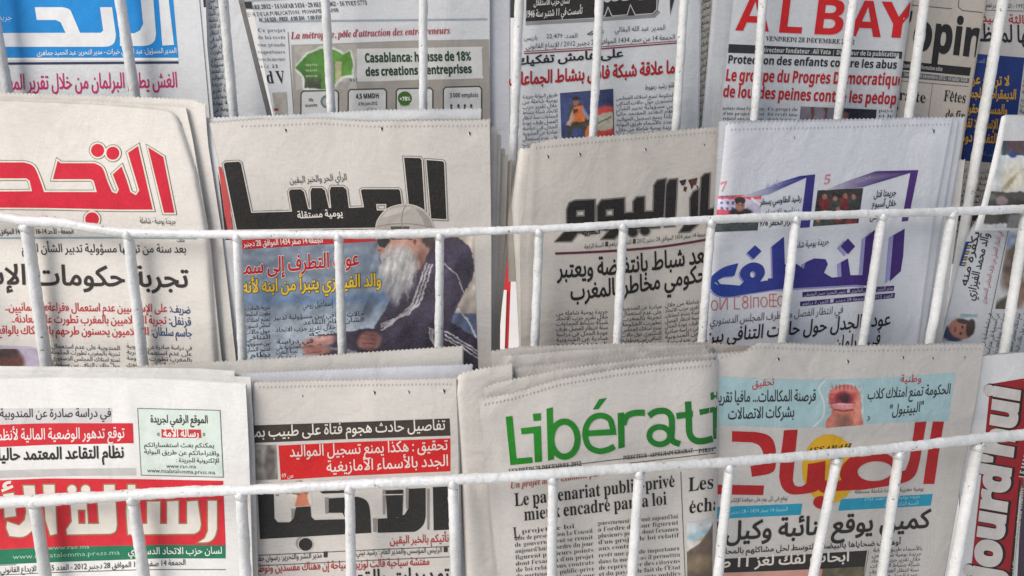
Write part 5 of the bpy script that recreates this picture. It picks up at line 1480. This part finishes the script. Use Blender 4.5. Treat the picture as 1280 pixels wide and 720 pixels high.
pg.T('headline', 'Les retards', 860, 614.5, 965, 601, 25, (40, 40, 40), 'serif'); pg.T('headline', 'échappent', 861, 642, 952, 631, 25, (40, 40, 40), 'serif')
pg.T('headline', 'L', 642, 673, 650, 672, 20, K, 'serif')
pg.column('article_text', 652, 667, 739, 1, 8, 8.4, K, 0.10, 'fr', 100)
pg.column('article_text', 643, 676, 741, 13, 7.9, 8.4, K, 0.10, 'fr', 101, lean=0.05); pg.column('article_text', 747, 657, 848, 5, 7.9, 8.4, K, 0.09, 'fr', 102, lean=0.03)
pg.column('article_text', 748, 700 - 3, 850, 11, 7.9, 8.4, K, 0.09, 'fr', 103, lean=0.03)
def shore(X, Y):
    im = base(X, (196, 204, 206)); im = mc(im, np.clip((Y - 668) / 20, 0, 1), (206, 200, 188)); im = mc(im, EM(X, Y, 876, 668, 16, 5, -15, 0.9), (150, 184, 196)); im = mc(im, EM(X, Y, 880, 672, 10, 2, -20, 0.9), (176, 160, 130))
    im = mc(im, PM(X, Y, [(858, 690), (874, 680), (884, 666), (893, 650), (905, 640), (905, 790), (858, 790)]), (104, 90, 78)); im = mc(im, EM(X, Y, 876, 705, 20, 10, 0, 0.8) * .6, (150, 130, 100)); im = mc(im, EM(X, Y, 876, 770, 26, 40, 0, 0.6), (54, 44, 36))
    return im + vn(X, Y, 5)[..., None] * 7
pg.photo('photograph', [(858, 654), (891, 648), (890, 770), (860, 772)], shore, 1.2)
pg.perforation([(604, 506), (640, 499), (700, 481), (770, 469), (830, 462), (890, 457)], 60, (166, 162, 158), 1.1)
pg.flush(e, clip=[(896.2, 520, 1.0, 0.02)])

# --- red Arabic masthead with the yellow disc
ghost_copy('copy behind the yellow disc masthead paper, only its shaded left corner showing', [(870, 425), (870, 780)], [(1000, 428), (1000, 780)], [(870, 431), (890, 429), (950, 434), (1000, 434)], 780, -0.060, 'tan', 111, GRP)
pg = Page([(870, 430), (870, 780)], [(1230, 432), (1220, 500), (1205, 580), (1180, 720), (1170, 780)], [(870, 445), (930, 440), (948, 428), (990, 430), (1060, 433), (1150, 431), (1230, 430)], 780, -0.072, 'grey', 1.1, 110, teeth=0.8, step=2.6,
          creases=[(985, 440, 1005, 470, 6, -1.0), (1020, 440, 1008, 462, 6, 1.0), (950, 435, 915, 500, 12, -1.2), (1040, 440, 1060, 600, 20, 0.8)])
e = newspaper('newspaper with red Arabic masthead over a yellow disc under a pale blue banner', (1040, 780, -0.072), GRP)
pg.sheet('front_page', e); leaves(pg, e, 3, seed=110)
pg.poly('colour_band', [(870, 469), (950, 474), (1035, 475), (1110, 472), (1194, 466), (1190, 495), (1185, 526), (1110, 528), (1000, 535), (870, 530)], (168, 196, 200), 0)
pg.line('rule_line', sm([(1031, 476), (1024, 486), (1030, 504), (1028, 522), (1016, 534)], 5), 2.4, (206, 212, 212), 0.6)
K = (54, 54, 58)
pg.T('subheading', 'تحقيق', 940, 484, 968, 481, 13, (190, 56, 60), bold=0.01); pg.T('subheading', 'وطنية', 1125, 478, 1152, 477, 13, (190, 56, 60), bold=0.01)
pg.T('headline', 'قرصنة المكالمات... مافيا تقريصة', 884, 503, 1020, 501, 20, K, bold=0.014); pg.T('headline', 'بشركات الاتصالات', 910, 524, 993, 521, 20, K, bold=0.014)
pg.T('headline', 'الحكومة تمنع امتلاك كلاب', 1084, 499, 1188, 492, 18, K, bold=0.014); pg.T('headline', '"البيتبول"', 1111, 519, 1154, 514, 18, K, bold=0.014)
pg.T('small_print', '3', 1083, 526, 1088, 526, 9, K)
def mouth(X, Y):
    im = base(X, (168, 196, 200)); im = mc(im, PM(X, Y, sm([(1036, 500), (1040, 488), (1052, 481), (1066, 482), (1075, 492), (1077, 520), (1079, 534), (1034, 536), (1034, 524), (1040, 516)], 4, True)), (196, 112, 94))
    im = mc(im, EM(X, Y, 1054, 497, 18, 14, 0, 0.25), (186, 84, 80)); im = mc(im, EM(X, Y, 1054, 488, 14, 5, 0, 0.6), (206, 122, 110))
    im = mc(im, EM(X, Y, 1055, 498, 11.5, 9, 8, 0.35), (130, 34, 52)); im = mc(im, EM(X, Y, 1056, 498, 6.5, 5.5, 8, 0.6), (52, 16, 26))
    im = mc(im, EM(X, Y, 1053, 508, 13, 3.4, 4, 0.4), (214, 138, 146)); im = mc(im, LM(X, Y, [(1041, 506), (1054, 504.5), (1067, 506)], 1.0), (236, 190, 190)); im = mc(im, LM(X, Y, [(1042, 512), (1054, 514), (1066, 512)], 1.6), (116, 44, 50))
    im = mc(im, EM(X, Y, 1053, 527, 12, 9, 0, 0.7) * 0.8, (132, 92, 78)); im = mc(im, EM(X, Y, 1072, 512, 4, 18, 4, 0.8) * 0.6, (216, 150, 128))
    im = mc(im, np.clip(np.sin(X * 1.3), 0, 1) * EM(X, Y, 1055, 484, 17, 3.5, 0, 0.6) * 0.7, (120, 48, 46)); im = mc(im, np.clip(np.sin(Y * 1.2), 0, 1) * EM(X, Y, 1039, 500, 3, 14, 0, 0.6) * 0.5, (130, 60, 54))
    return im + vn(X, Y, 3)[..., None] * 10
pg.photo('photograph', [(1033, 480), (1080, 478), (1079, 531), (1032, 535)], mouth, 0.9, 0.4)
Y_ = (214, 172, 34); R2 = (178, 30, 38)
pg.poly(M_, ell(1037, 586, 34.5, 43, n=40), Y_, 0.6)
pg.T('small_print', 'ASSABAH', 1008, 567, 1064, 561, 10, (56, 46, 36), 'italic', bold=0.01, layer=1.6)
pg.poly(M_, [(1166, 527), (1180, 527), (1173, 570), (1168, 605), (1154, 605), (1160, 565)], R2)
pg.poly(M_, [(1144, 528), (1158, 527), (1150, 575)] + sm([(1150, 575), (1145, 592), (1136, 601), (1120, 606)])[1:] + [(1080, 612), (1040, 614)] + sm([(1040, 614), (1030, 616), (1023, 612), (1020, 600)])[1:]
        + [(1022, 578), (1032, 576), (1031, 600), (1040, 603), (1052, 600)] + sm([(1052, 600), (1050, 592), (1056, 578), (1072, 567), (1092, 564), (1110, 568), (1120, 578), (1124, 590)])[1:] + [(1132, 588), (1137, 575)], R2, 2, holes=[ell(1094, 589, 22, 12.5, -4, 22)])
pg.poly(M_, [(980, 538), (997, 537), (991, 600)] + sm([(991, 600), (994, 607), (1002, 608), (1008, 604)])[1:] + [(1010, 580), (1022, 578), (1024, 612)] + sm([(1024, 612), (1014, 616), (990, 618), (978, 610), (974, 596)])[1:] + [(976, 570)], R2)
pg.poly(M_, ell(1026, 628, 9.5, 8), R2)
pg.poly(M_, [(915, 539), (945, 540)] + sm([(945, 540), (960, 544), (968, 554), (970, 572), (966, 590), (940, 596)])[1:] + [(938, 583)] + sm([(950, 580), (955, 572), (950, 558), (940, 553)]) + [(915, 552)], R2)
pg.poly(M_, [(870, 604), (896, 606), (955, 607), (954, 619), (900, 618), (870, 616)], R2)
pg.T('small_print', 'يومية مغربية - جريدة شاملة مستقلة', 1068, 617, 1155, 613, 7.4, (90, 86, 82)); pg.T('small_print', 'توقع في كل يوم على موقعنا الإلكتروني', 905, 628, 985, 625, 7.4, (90, 86, 82))
CY = (40, 156, 184)
pg.poly('colour_band', [(870, 635), (1003, 629.5), (1001, 643.5), (870, 650)], CY, 0); pg.poly('colour_band', [(1051, 624), (1166, 617.5), (1163.5, 632), (1048, 638.5)], CY, 0)
pg.T('small_print', 'الجمعة 14 صفر 1434 - 28 دجنبر 2012', 900, 643, 985, 638.5, 7, (170, 214, 224)); pg.T('small_print', 'جريدة يومية شاملة العدد 3955', 1080, 626, 1150, 622, 7, (170, 214, 224))
pg.T('small_print', 'السنة الثالثة عشرة', 1105, 633, 1148, 630.5, 7, (170, 214, 224))
pg.T('headline', 'كمين يوقع بنائبة وكيل الملك', 830, 680, 1162, 659, 32, (48, 46, 46), bold=0.024)
pg.T('subheading', 'أوهمت ضحاياها بالبيضاء بالتوسط لحل مشاكلهم بالمحاكم', 896, 693, 1126, 680.5, 10, K, bold=0.015)
pg.poly('colour_band', [(870, 700), (960, 696), (1084, 688), (1081, 708.5), (960, 714), (870, 717)], (52, 50, 50), 0)
pg.T('headline', 'أبحاث لفك لغز 11 طنا من', 856, 712, 1062, 701, 19, (218, 212, 204), bold=0.02)
pg.poly('colour_band', [(870, 717), (960, 714.5), (1028, 711), (1024, 790), (870, 790)], (206, 160, 146), 0); pg.photo('photograph', [(1028, 711), (1081, 708), (1074, 785), (1020, 788)], lambda X, Y: base(X, (92, 84, 62)) + vn(X, Y, 5)[..., None] * 18, 1.6)
pg.column('article_text', 1091, 690, 1153, 7, 6.6, 7, (84, 82, 80), 0.04, seed=111, lean=-0.18); pg.line('rule_line', [(1086, 688), (1078, 735)], 0.7, (120, 118, 116))
pg.perforation([(900, 447), (948, 434), (1060, 439), (1228, 436)], 60)
pg.tears('pin_tear', [(973, 449, 1.1), (1060, 452, 1.1), (1129, 447, .9), (1166, 448, .8), (1206, 447, .7)])
pg.flush(e)

# --- French title printed sideways on a red strip
pg = Page([(1200, 440), (1200, 780)], [(1400, 430), (1380, 780)], [(1200, 447), (1240, 444), (1400, 430)], 780, -0.058, 'gloss', 0.7, 120, creases=[(1228, 452, 1244, 451, 3, -1.2)], teeth=0.0)
e = newspaper('newspaper with rounded white French title printed sideways on a dark red strip', (1290, 780, -0.058), GRP)
pg.sheet('front_page', e); leaves(pg, e, 3, seed=120, dark='grey')
DR = (158, 22, 38)
pg.poly('colour_band', [(1238, 480), (1262, 476), (1310, 468), (1288, 560), (1270, 640), (1258, 790), (1206, 790), (1213, 720), (1226, 600)], DR, 0)
uv_ = (-0.985, -0.17)
pg.T('masthead', "Aujourd'hui", 1240.5, 800, 1276, 486, 54, (36, 18, 24), 'bold', bold=0.075, layer=1.2, up=uv_)
pg.T('masthead', "Aujourd'hui", 1238, 800, 1274, 486, 54, (206, 202, 198), 'bold', bold=0.05, layer=2.6, up=uv_)
pg.poly('colour_band', [(1284, 560), (1340, 560), (1320, 600), (1274, 596)], (30, 30, 32), 0.6); pg.T('small_print', 'LE MAROC', 1281, 598, 1291, 556, 11, (206, 204, 200), 'bold', layer=2, up=uv_)
pg.line('rule_line', [(1286, 545), (1262, 760)], 1.0, (160, 116, 70), 1.4)
pg.poly('colour_band', [(1274, 600), (1276, 600), (1262, 760), (1258, 760)], (36, 34, 34), 1); pg.poly('colour_band', [(1278, 600), (1340, 600), (1320, 790), (1268, 790)], (72, 66, 84), 0.6)
pg.T('small_print', 'Quotidien national du matin', 1268, 735, 1280, 610, 7, (190, 196, 190), 'bold', layer=2, up=uv_)
pg.flush(e)

# ================================================================ seen through the gap, out in the sun behind the rack
brd = bpy.data.objects.new('sign_board', None)
brd.location = Vector(unproj(632, 380, 1.6)); brd.location.z = FLOOR_Z
tag(brd, 'red and white board standing on the sunlit paving behind the rack', 'board'); reg(brd)
rm = plain_mat('red_enamel', (196, 30, 40), (208, 44, 52), 12, 0.5, 0.1, 0.002)
zt = unproj(632, 318, 1.6)[2]; zb = unproj(632, 440, 1.6)[2]
xa, xb = unproj(600, 380, 1.6)[0], unproj(637.5, 380, 1.6)[0]
box('panel', xa, xb, 1.6, 1.62, zb, zt, rm, brd)
box('post', xa + 0.02, xa + 0.05, 1.622, 1.65, FLOOR_Z, zt, rm, brd)
box('stripe', xa, xb - 0.012, 1.594, 1.599, zb, unproj(632, 362, 1.6)[2], plain_mat('white_enamel', (232, 230, 226), (240, 238, 234), 12, 0.5, 0.1, 0.002), brd)

for o in PENDING:
    SC.collection.objects.link(o)
bpy.data.objects.remove(_to)
bpy.data.curves.remove(_tc)
